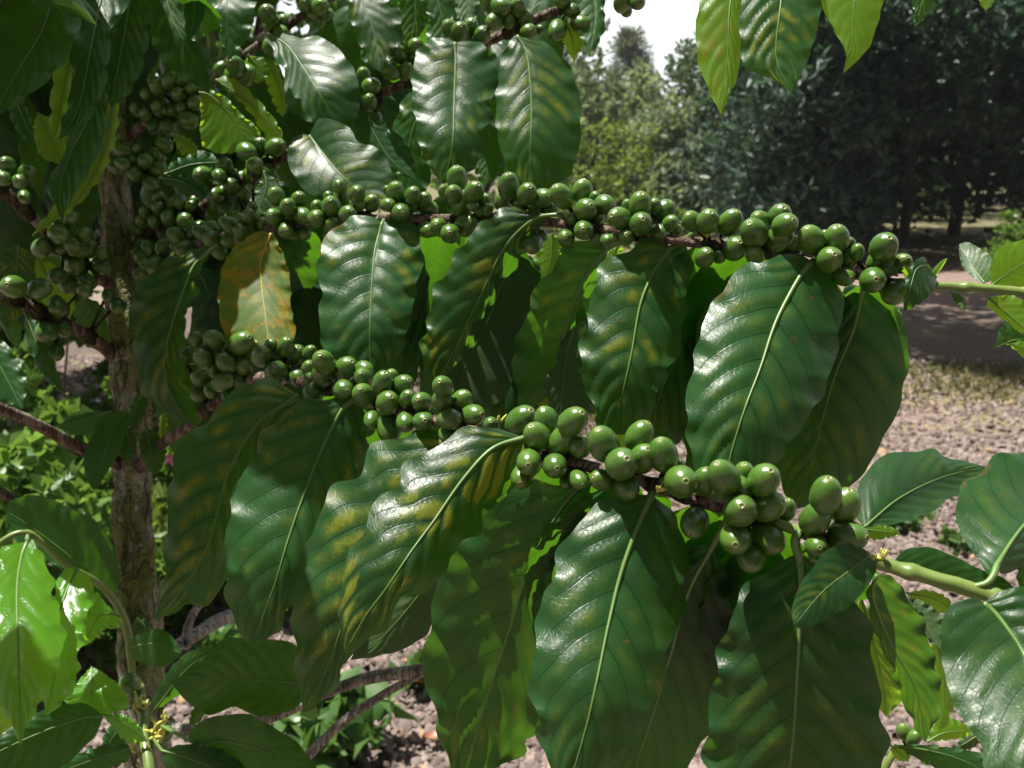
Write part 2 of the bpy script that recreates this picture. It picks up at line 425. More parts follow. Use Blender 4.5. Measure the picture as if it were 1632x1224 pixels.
branch('bS', [(212, 1080, .82, 6), (203, 1005, .80, 6.5), (189, 968, .78, 6), (160, 932, .76, 6), (109, 903, .74, 6), (65, 863, .73, 5.5), (44, 849, .725, 5.5), (18, 854, .72, 5), (-20, 880, .715, 5)], mat=M_SHOOT, bump=.05, label='slender green sucker shoot curving over beside the trunk')
branch('bS2', [(240, 1300, .70, 10), (238, 1224, .715, 9), (230, 1180, .73, 8), (228, 1140, .75, 8), (222, 1095, .80, 8)], mat=M_SHOOT, bump=.05)
branch('bR', [(1380, 1300, .72, 6), (1430, 1195, .72, 6), (1500, 1205, .72, 6), (1640, 1220, .72, 6)], mat=M_SHOOT, bump=.05)

def br_depth(key, x, y):
    a = BR[key]; i = np.argmin((a[:, 0] - x) ** 2 + (a[:, 1] - y) ** 2)
    return a[i]

# ---- leaves
LEAF_N = [0]
def leaf(mid, L, R, dep, mat=None, chl=0.35, eL=14, eR=14, fL=0, fR=0, quilt=3.6, rip=8.5, nrip=6, pet=None, rib=None, ribr=2.7, label=None, nu=64, nv=13, flip=False, curl=0):
    """mid / L / R: the midrib and the two margins as seen from the camera, base to tip (pixels); dep: depths along the midrib;
    e*: how far a margin bends back, f*: how far that half is folded away (pixels at the leaf's own distance)"""
    LEAF_N[0] += 1; sd = LEAF_N[0]; rs = np.random.RandomState(sd * 13 + 5)
    base, tip = mid[0], mid[-1]
    m = polyres(mid, nu)
    l = polyres([base] + list(L) + [tip], nu); r = polyres([base] + list(R) + [tip], nu)
    u = np.linspace(0, 1, nu + 1)
    d = np.interp(u, np.linspace(0, 1, len(dep)), dep)
    if len(dep) > 2:
        k = np.ones(9) / 9; d = np.convolve(np.pad(d, 4, mode='edge'), k, 'valid')
    length = np.sum(np.linalg.norm(np.diff(m, axis=0), axis=1))
    sc = min(1.4, max(.35, length / 330.0))
    ph = rs.rand(6) * 6.28; ramp = np.random.RandomState(sd * 31 + 1).rand(2, 18)
    vv = np.linspace(-1, 1, 2 * nv + 1)
    vv = np.sign(vv) * np.abs(vv) ** 0.9
    V = np.zeros((nu + 1, 2 * nv + 1, 3)); UV = np.zeros((nu + 1, 2 * nv + 1, 2))
    env = np.clip(np.minimum(u / .12, (1 - u) / .14), 0, 1); env = env * env * (3 - 2 * env)
    for j, vj in enumerate(vv):
        a = abs(vj); left = vj < 0
        e = l if left else r
        px = m + (e - m) * a
        t = u - 0.27 * a ** 1.25
        tt = t * 9.0 + (0.0 if left else 0.42)
        q = np.abs(np.sin(np.pi * tt)) ** 0.8
        kq = np.floor(tt).astype(int) + 3
        rowamp = np.interp(tt + 3, np.arange(18) + .5, (.35 + 1.0 * ramp[0 if left else 1]))
        h = -quilt * 1.1 * rowamp * sc * (q - .35) * (1 - a ** 4) * np.clip(a / .18, 0, 1) * env          # bulge towards the viewer between veins
        rp = rip * sc * a ** 3.5 * env * (np.sin(2 * np.pi * nrip * u + ph[0 if left else 1] + .8 * np.sin(9 * u + ph[2])) + .5 * np.sin(2 * np.pi * nrip * 1.7 * u + ph[3 if left else 4]))
        wid = np.linalg.norm(e - m, axis=1)
        wn = np.clip(wid / (wid.max() + 1e-6), 0, 1)
        bend = ((eL if left else eR) * a ** 2 + (fL if left else fR) * a) * sc * wn
        low = 4.0 * sc * env * np.sin(3.2 * u + ph[5]) * vj
        off = h + rp + bend + low
        lat = (e - m) / (wid[:, None] + 1e-6)
        px = px + lat * (rp * 0.38)[:, None]
        dd = d * (1 + off / F)
        for i in range(nu + 1):
            V[i, j] = P(px[i, 0], px[i, 1], dd[i])
        UV[:, j, 0] = u; UV[:, j, 1] = vj * .5 + .5
    nc = 2 * nv + 1
    ii, jj = np.meshgrid(np.arange(nu), np.arange(nc - 1), indexing='ij')
    A = ii * nc + jj
    faces = np.stack([A, A + nc, A + nc + 1, A + 1], -1).reshape(-1, 4)
    # upper side towards the camera
    c = V.reshape(-1, 3)
    fn = np.cross(c[faces[:, 1]] - c[faces[:, 0]], c[faces[:, 2]] - c[faces[:, 0]]).sum(0)
    if np.dot(fn, CAM - c.mean(0)) < 0: faces = faces[:, ::-1].copy()
    mat = mat or M_DARK
    o0 = V[0, nv]
    me = new_mesh('leaf', c - o0, faces, mat, True, UV.reshape(-1, 2))
    o = tlink('leaf', me, loc=rel(o0)); o['chlorosis'] = float(chl)
    if label: o['label'] = label
    # midrib with its stalk
    mp_ = V[:, nv]
    view = CAM - mp_; view /= np.linalg.norm(view, axis=1)[:, None]
    rr = np.interp(u, [0, .08, .5, .92, 1], [ribr * 1.45, ribr * .95, ribr * .48, ribr * .18, .3]) * max(.55, sc) * d / F
    pts = mp_ + view * (rr * .25)[:, None]
    pts = pts[:int(len(pts) * .97)]; rr = rr[:len(pts)]
    if pet is not None:
        pp = np.array([P(*q) for q in pet])
        ex = polyres(np.vstack([pp, pts[0]]), 10)[:-1]
        pts = np.vstack([ex, pts]); rr = np.concatenate([np.full(len(ex), rr[0] * 1.15), rr])
    tv, tf = tube(pts - o0, rr, 7, 0, 1)
    rb = rib or (M_RIBY if mat is M_YEL else M_RIB)
    tlink('midrib', new_mesh('midrib', tv, tf, rb), o)
    return o

# --- leaves hanging from the front branch
leaf([(477,631),(412,674),(369,741),(350,800),(334,862),(310,910),(279,952),(246,991)],
     [(444,609),(397,607),(358,639),(314,682),(277,725),(272,768),(267,815),(263,874),(258,925)],
     [(478,648),(458,690),(432,740),(408,800),(392,860),(372,912),(332,960),(290,970)], (.578, .562, .548, .55), chl=.75, eL=30, eR=10, fR=25)
leaf([(562,637),(542,658),(511,721),(483,792),(460,858),(440,925),(420,980),(401,1033)],
     [(530,633),(475,643),(424,686),(397,737),(373,784),(361,835),(357,886),(360,941),(375,996)],
     [(577,651),(588,690),(584,740),(566,800),(543,850),(512,905),(470,957),(437,1010)], (.548,.535,.515,.52), chl=.6, eL=30, eR=30, pet=[(575,628,.56)])
leaf([(725,702),(670,760),(620,840),(580,920),(552,980),(525,1055),(505,1100),(484,1136)],
     [(699,688),(660,688),(616,702),(589,713),(573,753),(526,784),(499,839),(475,913),(467,953),(467,979),(469,1038),(475,1089)],
     [(730,730),(700,790),(660,870),(625,940),(592,1000),(556,1052),(530,1098),(505,1126)], (.505,.495,.485,.495), chl=.7, eL=32, eR=25)
leaf([(836,698),(785,715),(738,764),(691,831),(656,878),(616,937),(581,984),(550,1041)],
     [(815,690),(789,682),(750,678),(711,702),(644,741),(632,776),(593,804),(577,855),(550,894),(542,953),(542,1011)],
     [(838,705),(822,749),(797,792),(772,811),(762,851),(722,874),(711,913),(679,941),(638,956),(622,992),(593,1015),(566,1035)], (.44,.425,.405,.405), chl=2.2, eL=30, eR=34, rip=6, label='broad leaf mottled with yellow between its veins', pet=[(845,712,.46)])
leaf([(745,850),(700,905),(650,970),(600,1025),(558,1052)], [(690,880),(640,930),(590,990)], [(735,890),(701,930),(686,1000),(660,1026),(612,1044)], (.53,.54,.54), M_UNDER, chl=.1, quilt=1.7, rip=3, rib=M_RIBD, label='pale matte leaf seen from beneath')
leaf([(946,767),(914,787),(871,850),(836,928),(812,1003),(781,1097),(757,1180),(738,1275)],
     [(903,773),(852,764),(820,779),(773,818),(722,873),(699,928),(684,987),(675,1042),(679,1089),(691,1136),(712,1207),(722,1250)],
     [(940,784),(952,807),(948,860),(935,950),(912,1050),(866,1160),(836,1178),(837,1199),(806,1219)], (.43, .455, .478, .498), chl=.25, eL=8, eR=14, quilt=3.8, pet=[(955,752,.41)])
leaf([(1039,787),(1012,850),(988,920),(969,999),(953,1077),(937,1148),(918,1215),(903,1262)],
     [(1027,789),(976,791),(929,826),(898,862),(882,913),(864,948),(859,987),(849,1038),(845,1097),(855,1156),(872,1215)],
     [(1051,799),(1078,826),(1094,873),(1095,920),(1087,979),(1067,1038),(1051,1097),(1020,1160),(988,1207),(945,1240)], (.395,.38,.358,.356), chl=0.25, eL=36, eR=36, quilt=3.8, ribr=3.4, pet=[(1060,766,.39),(1050,774,.40)])
leaf([(1137,869),(1098,944),(1070,1040),(1040,1140),(1000,1260)],
     [(1115,868),(1098,870),(1062,910),(1020,1000),(985,1100),(965,1200)],
     [(1147,881),(1166,955),(1167,1030),(1140,1130),(1090,1230)], (.39,.415,.445,.475), chl=.2, quilt=3.8, pet=[(1160,815,.385),(1156,832,.387)], fL=-8)
leaf([(1274,889),(1276,928),(1274,1003),(1270,1077),(1265,1160),(1257,1240),(1245,1335)],
     [(1263,885),(1227,905),(1192,932),(1165,979),(1149,1026),(1137,1085),(1129,1144),(1124,1215),(1160,1290)],
     [(1288,889),(1330,925),(1369,964),(1385,999),(1393,1050),(1401,1105),(1409,1156),(1413,1207),(1370,1280)], (.372,.37,.372,.38), chl=.2, eL=26, eR=30, quilt=5.1, ribr=3.4, pet=[(1282,846,.37),(1270,854,.366),(1268,868,.368)])
leaf([(1384,887),(1349,913),(1310,944),(1266,996)],
     [(1378,876),(1349,866),(1318,877),(1298,901),(1275,932),(1262,971)],
     [(1397,901),(1391,920),(1361,960),(1318,987),(1280,1002)], (.36,.347,.34), chl=.35, eL=10, eR=12, quilt=2.2, rip=2, nrip=4, ribr=2.3, pet=[(1396,892,.363)], label='small oval leaf at the shoot node')
leaf([(1397,916),(1392,955),(1423,1032),(1460,1101),(1475,1184)],
     [(1388,930),(1382,960),(1394,1010),(1418,1059),(1431,1098),(1442,1125),(1455,1155)],
     [(1424,918),(1440,945),(1466,979),(1480,1019),(1495,1072),(1500,1112),(1495,1143),(1483,1167)], (.375,.40,.425), chl=.35, quilt=3.0)
leaf([(1372,950),(1395,1035),(1408,1095),(1413,1143)], [(1360,1000),(1380,1070),(1400,1125)], [(1400,1000),(1425,1060),(1438,1108),(1428,1128)], (.44,.45), M_LIME, chl=.1, quilt=1.7)
leaf([(1567,962),(1584,975),(1603,998),(1632,1043),(1655,1110),(1668,1180),(1680,1260)],
     [(1556,952),(1530,958),(1509,973),(1499,1000),(1503,1059),(1516,1112),(1542,1159),(1564,1186),(1570,1230),(1610,1275)],
     [(1590,945),(1640,935),(1710,980),(1750,1080),(1745,1180),(1710,1250)], (.35,.335,.31,.29), chl=.1, eL=18, eR=20, quilt=4.2, rip=3, ribr=4.0, label='large dark leaf with a blazing white reflection')
leaf([(1589,900),(1612,863),(1637,830),(1675,780),(1720,705)],
     [(1575,916),(1561,893),(1541,868),(1525,831),(1525,799),(1536,767),(1561,755),(1589,723),(1625,722),(1675,712)],
     [(1600,915),(1650,890),(1710,840),(1745,760)], (.355,.375,.40,.42), chl=.1, eL=18, quilt=4.2, rip=3, ribr=4.6, pet=[(1548,936,.354),(1572,930,.352),(1583,917,.353)])
leaf([(1378,840),(1426,799),(1474,772),(1520,755),(1572,744)],
     [(1367,826),(1365,799),(1371,767),(1390,742),(1413,723),(1456,720),(1488,715),(1506,728),(1534,734)],
     [(1406,838),(1451,829),(1495,810),(1511,794),(1530,788),(1552,770)], (.41,.425,.445,.46), chl=.15, eL=75, eR=-35, quilt=3.4, rip=3, ribr=2.9)
leaf([(1425,895),(1470,912),(1530,928),(1580,938),(1626,946)],
     [(1436,880),(1451,874),(1481,872),(1520,886),(1566,909),(1600,922)],
     [(1440,912),(1490,935),(1550,952),(1600,955)], (.385,.39,.39), chl=.1, quilt=2.1, rip=2)
leaf([(1630,870),(1645,930),(1660,1000)], [(1622,890),(1625,940)], [(1680,880),(1690,960)], (.37,.38), M_DARK, quilt=1.7)
leaf([(1440,950),(1470,985),(1498,1034)], [(1445,985),(1472,1014)], [(1474,960),(1503,985),(1505,1010)], (.47,.46), M_UNDER, chl=0, quilt=0.8)
leaf([(1445,945),(1490,955),(1520,975)], [(1460,965),(1500,978)], [(1475,940),(1510,952)], (.55,.55), M_LIME, quilt=0.8)
leaf([(1365,842),(1400,846),(1436,850)], [(1385,830),(1420,840)], [(1390,860),(1420,856)], (.46,.46), M_LIME, quilt=0.8)
leaf([(1490,1010),(1502,1060),(1504,1120),(1496,1165)], [(1478,1040),(1482,1100),(1488,1145)], [(1512,1040),(1522,1100),(1512,1150)], (.50,.50), M_LIME, quilt=0.8)
# --- leaves hanging from the upper fruiting branch
leaf([(331,403),(308,425),(288,474),(275,515),(265,555),(263,600),(281,645),(315,680)],
     [(312,397),(270,411),(246,430),(219,458),(209,493),(206,527),(219,572),(226,620),(254,651),(290,672)],
     [(333,410),(321,424),(311,448),(315,471),(298,490),(289,524),(296,548),(286,572),(296,600),(305,641),(318,668)], (.67, .655, .645, .655), chl=.55, eL=24, eR=-10, fR=60, rip=9, nrip=7, pet=[(345,392,.715)])
leaf([(432,372),(415,416),(417,448),(419,471),(424,510),(432,578)],
     [(411,369),(376,391),(356,422),(348,465),(350,500),(362,545),(395,575)],
     [(436,374),(448,397),(458,425),(463,450),(464,490),(471,527),(462,562)], (.68, .67, .652, .638), M_YEL, chl=0.75, eL=16, eR=16, quilt=2.5, rip=5, nrip=8, label='yellowing leaf with a brown spot and orange midrib')
leaf([(609,356),(598,397),(594,436),(591,485),(590,511),(590,560),(592,602)],
     [(596,346),(576,343),(552,350),(521,375),(508,405),(505,435),(512,470),(508,511),(520,569),(548,590)],
     [(620,349),(641,346),(660,358),(672,387),(674,423),(664,455),(657,498),(644,543),(628,586)], (.635,.615,.60,.60), chl=.75, eL=34, eR=34, quilt=5.1, rip=7, nrip=7, pet=[(614,346,.66)])
leaf([(893,342),(858,346),(827,368),(801,399),(785,430),(770,462),(749,506),(722,562),(697,606)],
     [(856,338),(823,330),(793,336),(768,356),(738,387),(715,426),(689,466),(685,500),(671,551),(678,595)],
     [(870,350),(852,370),(831,390),(829,419),(811,436),(789,450),(788,472),(779,496),(756,514),(753,548),(731,573),(712,600)], (.56, .575, .585, .595), chl=.9, eL=26, eR=-8, fR=40, rip=9, nrip=8, pet=[(905,352,.57)])
leaf([(830,408),(799,456),(781,503),(755,556),(738,600),(742,655)],
     [(800,415),(768,470),(742,520),(715,570),(702,620)],
     [(862,430),(850,480),(834,520),(822,570),(816,612),(790,645)], (.63,.64,.64), M_UNDER, chl=0, quilt=2.5, rip=3, rib=M_RIBD, fR=-10)
leaf([(966,398),(943,427),(922,462),(905,512),(893,556),(875,615),(845,652)],
     [(952,386),(928,384),(899,392),(886,424),(858,450),(842,492),(831,521),(816,568),(819,598),(828,645)],
     [(968,402),(953,440),(928,470),(924,500),(905,532),(894,570),(880,625)], (.56,.585,.61,.63), chl=.35, eL=6, eR=-6, fR=30, rip=8, pet=[(995,382,.545)])
leaf([(915,520),(903,565),(897,621),(889,690)], [(893,545),(885,580),(868,606),(876,650)], [(935,515),(925,558),(926,600),(940,645),(915,680)], (.60,.61), M_UNDER, chl=0, quilt=1.7, rip=5, label='pale curled underside of a leaf')
leaf([(985,392),(968,420),(955,450)], [(962,405),(950,435)], [(992,398),(975,425)], (.575,.58), M_LIME, quilt=0.8)
leaf([(1068,396),(1052,418),(1039,439),(1020,488),(1005,571),(986,650),(973,694)],
     [(1060,384),(1032,377),(1001,398),(964,416),(945,458),(937,510),(924,556),(928,601),(941,638),(953,682)],
     [(1092,386),(1103,424),(1096,469),(1089,518),(1081,563),(1055,612),(1040,657),(1009,689)], (.53,.52,.51,.515), chl=0.70, eL=26, eR=26, quilt=3.8, ribr=3.4, pet=[(1110,370,.515),(1090,384,.53)])
leaf([(1185,420),(1148,465),(1088,555),(1054,623),(1035,695)],
     [(1160,414),(1115,418),(1097,455),(1075,540),(1045,620),(1028,675)],
     [(1185,450),(1155,540),(1120,620),(1095,690),(1062,708)], (.55,.56,.57), chl=.2, quilt=3.8, eL=20)
leaf([(1294,418),(1276,439),(1238,510),(1212,586),(1189,646),(1170,705),(1150,782)],
     [(1283,410),(1249,406),(1219,413),(1174,431),(1144,473),(1118,518),(1107,571),(1094,631),(1095,687),(1105,743),(1122,775)],
     [(1317,424),(1336,450),(1344,495),(1337,540),(1325,593),(1306,638),(1276,683),(1249,721),(1225,750),(1185,780)], (.485,.465,.445,.44), chl=0.25, eL=38, eR=38, quilt=5.1, rip=6, nrip=7, ribr=3.4, pet=[(1312,424,.495),(1304,418,.50)])
leaf([(1375,461),(1360,525),(1332,593),(1313,657),(1291,740),(1268,812)],
     [(1362,454),(1345,456),(1332,505),(1302,580),(1276,650),(1252,720),(1245,775)],
     [(1403,469),(1426,492),(1445,525),(1448,578),(1438,627),(1426,668),(1400,710),(1378,755),(1340,785),(1310,800)], (.50,.508,.515,.525), chl=.35, eL=10, eR=34, quilt=6.0, rip=4, pet=[(1378,450,.49)])
leaf([(1395,470),(1420,490),(1440,515)], [(1400,485),(1425,505)], [(1415,474),(1434,494)], (.53,.53), M_LIME, quilt=0.8)
leaf([(1190,408),(1215,432),(1230,450)], [(1180,425),(1205,445)], [(1215,412),(1236,435)], (.55,.55), M_LIME, quilt=0.8)
leaf([(880,372),(878,410),(866,448)], [(860,380),(850,415),(852,435)], [(892,385),(893,415),(885,437)], (.64,.64), M_LIME, chl=.9, quilt=1.3)
leaf([(800,600),(850,630),(895,655),(925,665)], [(790,640),(840,668),(890,680)], [(830,595),(880,625),(915,645)], (.66,.66), M_LIME, chl=1, quilt=1.3)
leaf([(955,560),(985,620),(1010,690),(1020,730)], [(940,600),(960,670),(985,720)], [(985,580),(1015,640),(1035,700)], (.62,.63), M_LIME, chl=.3, quilt=1.3)
leaf([(470,405),(485,450),(492,500),(488,555)], [(455,430),(452,480),(460,530)], [(505,410),(520,455),(518,510),(505,545)], (.74,.74), chl=0)
leaf([(690,390),(690,440),(675,500),(655,560),(640,600)], [(668,420),(655,480),(640,540)], [(712,420),(705,480),(690,540),(665,585)], (.69,.69), chl=0)
leaf([(300,410),(330,460),(345,520),(340,570)], [(300,450),(312,520)], [(350,440),(372,500),(362,550)], (.76,.76), chl=0)
leaf([(395,600),(370,640),(330,690),(315,730)], [(360,620),(325,660),(305,700)], [(420,625),(390,670),(350,715)], (.72,.74), chl=0)
# --- tip of the upper branch
leaf([(1580,455),(1605,437),(1645,412),(1700,392)], [(1578,430),(1583,408),(1597,391),(1618,386),(1660,372)], [(1600,455),(1640,455),(1685,430)], (.47,.46,.45), M_LIME, chl=.2, quilt=1.7, rip=3, label='translucent bright green leaf by the branch tip')
leaf([(1569,451),(1553,430),(1541,410),(1528,389)], [(1555,446),(1536,428),(1529,408)], [(1580,445),(1582,412),(1562,396),(1543,386)], (.47,.48,.49), M_DARK, quilt=0.8, rip=1, eL=-6, eR=-6)
leaf([(1575,474),(1600,495),(1640,530),(1690,580)], [(1576,490),(1603,512),(1634,540),(1665,575)], [(1610,470),(1650,490),(1695,540)], (.475,.47,.46), M_LIME, chl=.5, quilt=2.5)
leaf([(1700,545),(1650,540),(1615,542),(1583,556)], [(1680,520),(1635,533),(1603,514),(1592,530)], [(1690,570),(1650,548),(1620,546)], (.45,.455,.46), M_DARK, quilt=0.8, eL=8, eR=-4)
leaf([(1700,570),(1650,560),(1606,547)], [(1670,585),(1635,572)], [(1680,548),(1640,545)], (.465,.465), M_LIME, quilt=0.8)
leaf([(1492,442),(1476,424),(1460,430),(1450,462),(1440,494)], [(1474,412),(1458,416),(1444,446),(1440,475)], [(1492,452),(1481,470),(1468,482),(1452,492)], (.475,.46,.455,.46), quilt=4.2, rip=8, nrip=5, label='small crumpled leaf at the end of the fruiting branch')
leaf([(1430,440),(1424,424),(1408,432)], [(1425,430),(1413,424)], [(1425,440),(1415,440)], (.47,.465), M_UNDER, quilt=0.8, nu=24, nv=6)
leaf([(1483,440),(1496,425),(1510,411)], [(1486,430),(1500,416)], [(1490,440),(1503,424)], (.47,.465), M_LIME, quilt=0.0, rip=0, nu=24, nv=5)
leaf([(1452,455),(1448,435),(1440,424)], [(1444,445),(1438,432)], [(1458,440),(1450,428)], (.465,.46), M_LIME, quilt=0.0, nu=24, nv=5)
leaf([(1515,466),(1530,478),(1536,498)], [(1520,480),(1532,492)], [(1530,468),(1540,482)], (.475,.47), M_DARK, quilt=0.0, nu=24, nv=5)
# --- leaves dropping from the top edge
leaf([(1195,-95),(1165,0),(1160,90),(1149,183)], [(1140,-70),(1115,0),(1109,54),(1113,99),(1129,143)], [(1205,-60),(1184,0),(1183,58),(1178,112),(1160,157)], (.57,.555,.55), M_LIME, chl=1.2, quilt=4.2, rip=4, label='yellow green backlit leaf with a long drip tip')
leaf([(1255,-100),(1245,0),(1237,90),(1261,148)], [(1205,-60),(1180,10),(1181,81),(1187,108),(1214,119),(1245,136)], [(1300,-70),(1309,0),(1300,58),(1282,108),(1268,138)], (.56,.54,.53), chl=.8, quilt=5.1, rip=4)
leaf([(1385,-100),(1362,0),(1358,67),(1344,117)], [(1320,-60),(1308,0),(1330,49),(1348,85)], [(1420,-60),(1408,0),(1398,40),(1382,80)], (.56,.55,.545), M_LIME, chl=.05, quilt=2.1, rip=3, label='vivid lime backlit leaf at the top edge')
leaf([(1490,-95),(1476,-20),(1457,46)], [(1450,-50),(1455,0)], [(1510,-50),(1487,10)], (.545,.54), quilt=2.5)
leaf([(1600,-90),(1590,-30),(1571,18)], [(1560,-50),(1556,-8)], [(1612,-40),(1585,2)], (.535,.53), M_LIME, quilt=1.7)
# --- leaves of the middle upper branch
leaf([(725,68),(726,98),(724,157),(722,216),(717,255),(704,293)],
     [(716,63),(701,60),(677,67),(661,92),(657,125),(656,163),(661,186),(665,222),(678,257)],
     [(746,65),(771,71),(789,90),(794,125),(791,149),(781,163),(784,188),(773,206),(770,247),(735,285)], (.71,.695,.675,.675), chl=.35, eL=36, eR=30, quilt=3.2, rip=8, nrip=7)
leaf([(824,57),(839,84),(845,127),(847,176),(845,239),(843,304)],
     [(818,59),(802,82),(794,118),(791,137),(781,161),(784,186),(792,212),(801,247),(818,280)],
     [(837,60),(867,67),(892,86),(914,118),(924,157),(927,200),(922,235),(911,274),(880,298)], (.71,.695,.68,.68), chl=.5, eL=30, eR=34, quilt=3.2, rip=6)
leaf([(426,56),(456,71),(484,109),(512,154),(527,180),(542,197)],
     [(425,65),(436,79),(437,93),(453,112),(453,141),(459,173),(472,183),(495,196),(520,200)],
     [(440,52),(462,56),(480,60),(512,59),(547,86),(568,120),(575,154),(567,190)], (.79,.76,.74,.74), chl=.2, eL=-10, eR=24, quilt=2.6, rip=5, fL=10, label='very glossy leaf glaring white in the sun')
leaf([(493,216),(530,264),(565,298),(612,326)],
     [(480,214),(466,224),(458,240),(465,274),(493,309),(535,325),(585,332)],
     [(497,206),(510,189),(537,192),(561,209),(572,226),(609,240),(622,268),(640,292),(634,318)], (.74,.71,.70), chl=.9, eL=16, eR=16, quilt=2.6, rip=5)
leaf([(587,185),(593,206),(620,250),(662,287)], [(575,184),(563,194),(580,230),(620,270)], [(603,188),(622,200),(654,240),(662,268)], (.75,.74), chl=0, quilt=1.6)
leaf([(575,-60),(578,0),(596,51),(606,114)], [(548,-30),(554,0),(558,34),(572,69),(580,100)], [(610,-40),(622,0),(640,27),(637,69),(620,100)], (.76,.74,.73), chl=.5, quilt=2.6)
leaf([(655,-60),(662,0),(660,40),(646,74)], [(635,-20),(634,20),(636,50)], [(680,-30),(684,10),(678,45)], (.77,.77), chl=.6)
leaf([(690,-60),(698,0),(706,40),(700,86)], [(660,-40),(662,0),(682,25),(680,62)], [(715,-40),(723,0),(722,40),(714,70)], (.755,.745), chl=.1)
leaf([(750,-50),(745,5),(744,60)], [(725,-20),(726,10),(730,45)], [(770,-30),(766,0),(758,35)], (.77,.76), M_UNDER, chl=0)
leaf([(940,-40),(949,10),(948,45),(938,91)], [(915,-20),(912,15),(921,49),(931,70)], [(965,-20),(963,10),(964,45),(955,67)], (.72,.70), chl=0, quilt=2.6)
leaf([(900,35),(912,60),(916,100)], [(895,55),(903,78)], [(925,45),(931,68),(922,85)], (.72,.71), M_LIME, quilt=1.1, nu=40, nv=8)
leaf([(885,20),(890,50),(892,88)], [(870,40),(878,70)], [(900,40),(903,65)], (.73,.73), quilt=1.1, nu=40, nv=8)
leaf([(690,140),(660,200),(650,260),(655,330)], [(650,150),(625,210),(622,280)], [(700,190),(690,250),(680,310)], (.79,.79), chl=.3)
leaf([(775,190),(780,240),(772,300)], [(758,210),(755,265)], [(800,215),(800,270)], (.76,.75), chl=0)
# --- upper left tangle
leaf([(95,-60),(70,40),(30,110),(-14,188)], [(40,-50),(0,20),(-30,100)], [(130,-30),(124,50),(97,105),(62,140),(18,172)], (.60,.56,.55), chl=0, quilt=2.6, eL=0, eR=20, label='big shaded leaf in the top left corner')
leaf([(180,-40),(161,0),(146,69),(131,148),(117,190),(94,224)], [(140,-20),(129,21),(112,79),(114,144),(99,192)], [(206,-10),(197,24),(179,45),(171,120),(148,182),(120,206)], (.64,.61,.60), chl=0, quilt=3.2, eL=-6, eR=20, rip=6)
leaf([(128,10),(112,90),(98,160),(88,222)], [(118,20),(100,80),(84,125),(80,200)], [(133,25),(121,90),(112,150),(98,205)], (.63,.62), M_LIME, quilt=0.5)
leaf([(165,105),(142,185),(112,245),(95,300),(100,358)], [(135,150),(118,200),(97,254),(77,285),(76,305),(90,332)], [(174,125),(171,160),(168,213),(147,264),(120,309),(105,335)], (.66,.63,.61), chl=0, quilt=2.6, eL=14, eR=16, rip=5)
leaf([(182,160),(165,240),(130,310),(92,345),(50,377)], [(165,180),(140,250),(100,310),(72,345)], [(190,170),(183,225),(169,267),(148,300),(113,337)], (.68,.66,.66), M_LIME, chl=1.5, quilt=1.6, rip=7, nrip=8, label='narrow yellow leaf edge beside a dark glossy leaf')
leaf([(215,-50),(204,20),(192,86),(176,171)], [(190,-20),(182,34),(177,93),(172,140)], [(235,0),(238,41),(233,86),(214,137),(190,162)], (.68,.66,.65), chl=.2, quilt=2.6)
leaf([(255,-50),(275,30),(305,85),(334,150)], [(232,-20),(233,17),(240,58),(264,103),(305,135)], [(285,-20),(297,30),(313,65),(333,85),(336,125)], (.71,.70,.70), chl=.3, quilt=2.6)
leaf([(318,-50),(310,0),(308,40),(299,73)], [(295,-20),(293,14),(295,45)], [(332,-20),(328,14),(319,42)], (.70,.69), M_DARK, chl=0)
leaf([(370,-60),(362,0),(364,69),(365,98)], [(345,-30),(337,8),(350,41),(351,64)], [(412,-30),(408,5),(401,41),(382,76)], (.74,.72,.72), chl=0, quilt=2.6)
leaf([(317,147),(336,153),(368,185),(395,236)], [(320,178),(322,229),(355,245)], [(335,144),(360,155),(385,182),(413,207),(408,228)], (.78,.78), M_LIME, chl=.7, quilt=1.6)
leaf([(344,127),(395,162),(428,196),(452,228)], [(364,145),(395,176),(415,205),(428,222)], [(362,122),(395,143),(433,184),(448,208)], (.80,.80), M_LIME, chl=1.4, quilt=1.1, label='yellow backlit leaf among the upper twigs')
leaf([(428,100),(445,140),(451,186)], [(421,115),(432,155),(443,178)], [(440,100),(456,150),(458,172)], (.82,.82), M_LIME, chl=.5, quilt=1.1)
leaf([(395,88),(412,108),(412,134)], [(390,105),(402,125)], [(432,95),(430,118)], (.81,.81), M_LIME, chl=.1, quilt=1.1)
leaf([(254,283),(290,290),(328,316)], [(265,294),(288,302),(312,314)], [(280,281),(310,287),(332,302)], (.78,.77), chl=0, quilt=1.1, rip=2)
leaf([(262,278),(305,262),(352,258)], [(275,258),(300,248),(328,240)], [(285,285),(320,282)], (.80,.80), chl=0, quilt=1.1)
leaf([(274,213),(295,230),(318,243)], [(280,230),(292,248)], [(290,215),(310,228)], (.81,.81), M_LIME, quilt=0.5)
leaf([(421,273),(424,300),(406,348)], [(412,292),(396,322),(397,340)], [(440,285),(470,303),(450,335)], (.75,.74), chl=.4, quilt=1.1)
leaf([(20,150),(38,190),(56,235)], [(14,180),(32,215)], [(36,160),(52,200)], (.72,.72), chl=0, quilt=1.1)
leaf([(60,180),(78,215),(98,262)], [(52,210),(66,250)], [(90,195),(108,235)], (.74,.74), M_LIME, chl=.6, quilt=1.1)
leaf([(30,390),(26,440),(14,525)], [(8,400),(-10,450),(-4,500)], [(52,410),(56,450),(38,500)], (.80,.80), chl=.9, quilt=1.6)
leaf([(40,498),(65,560),(104,629)], [(42,535),(54,575),(78,610)], [(64,520),(80,560),(95,600)], (.77,.75), chl=.3, quilt=1.3)
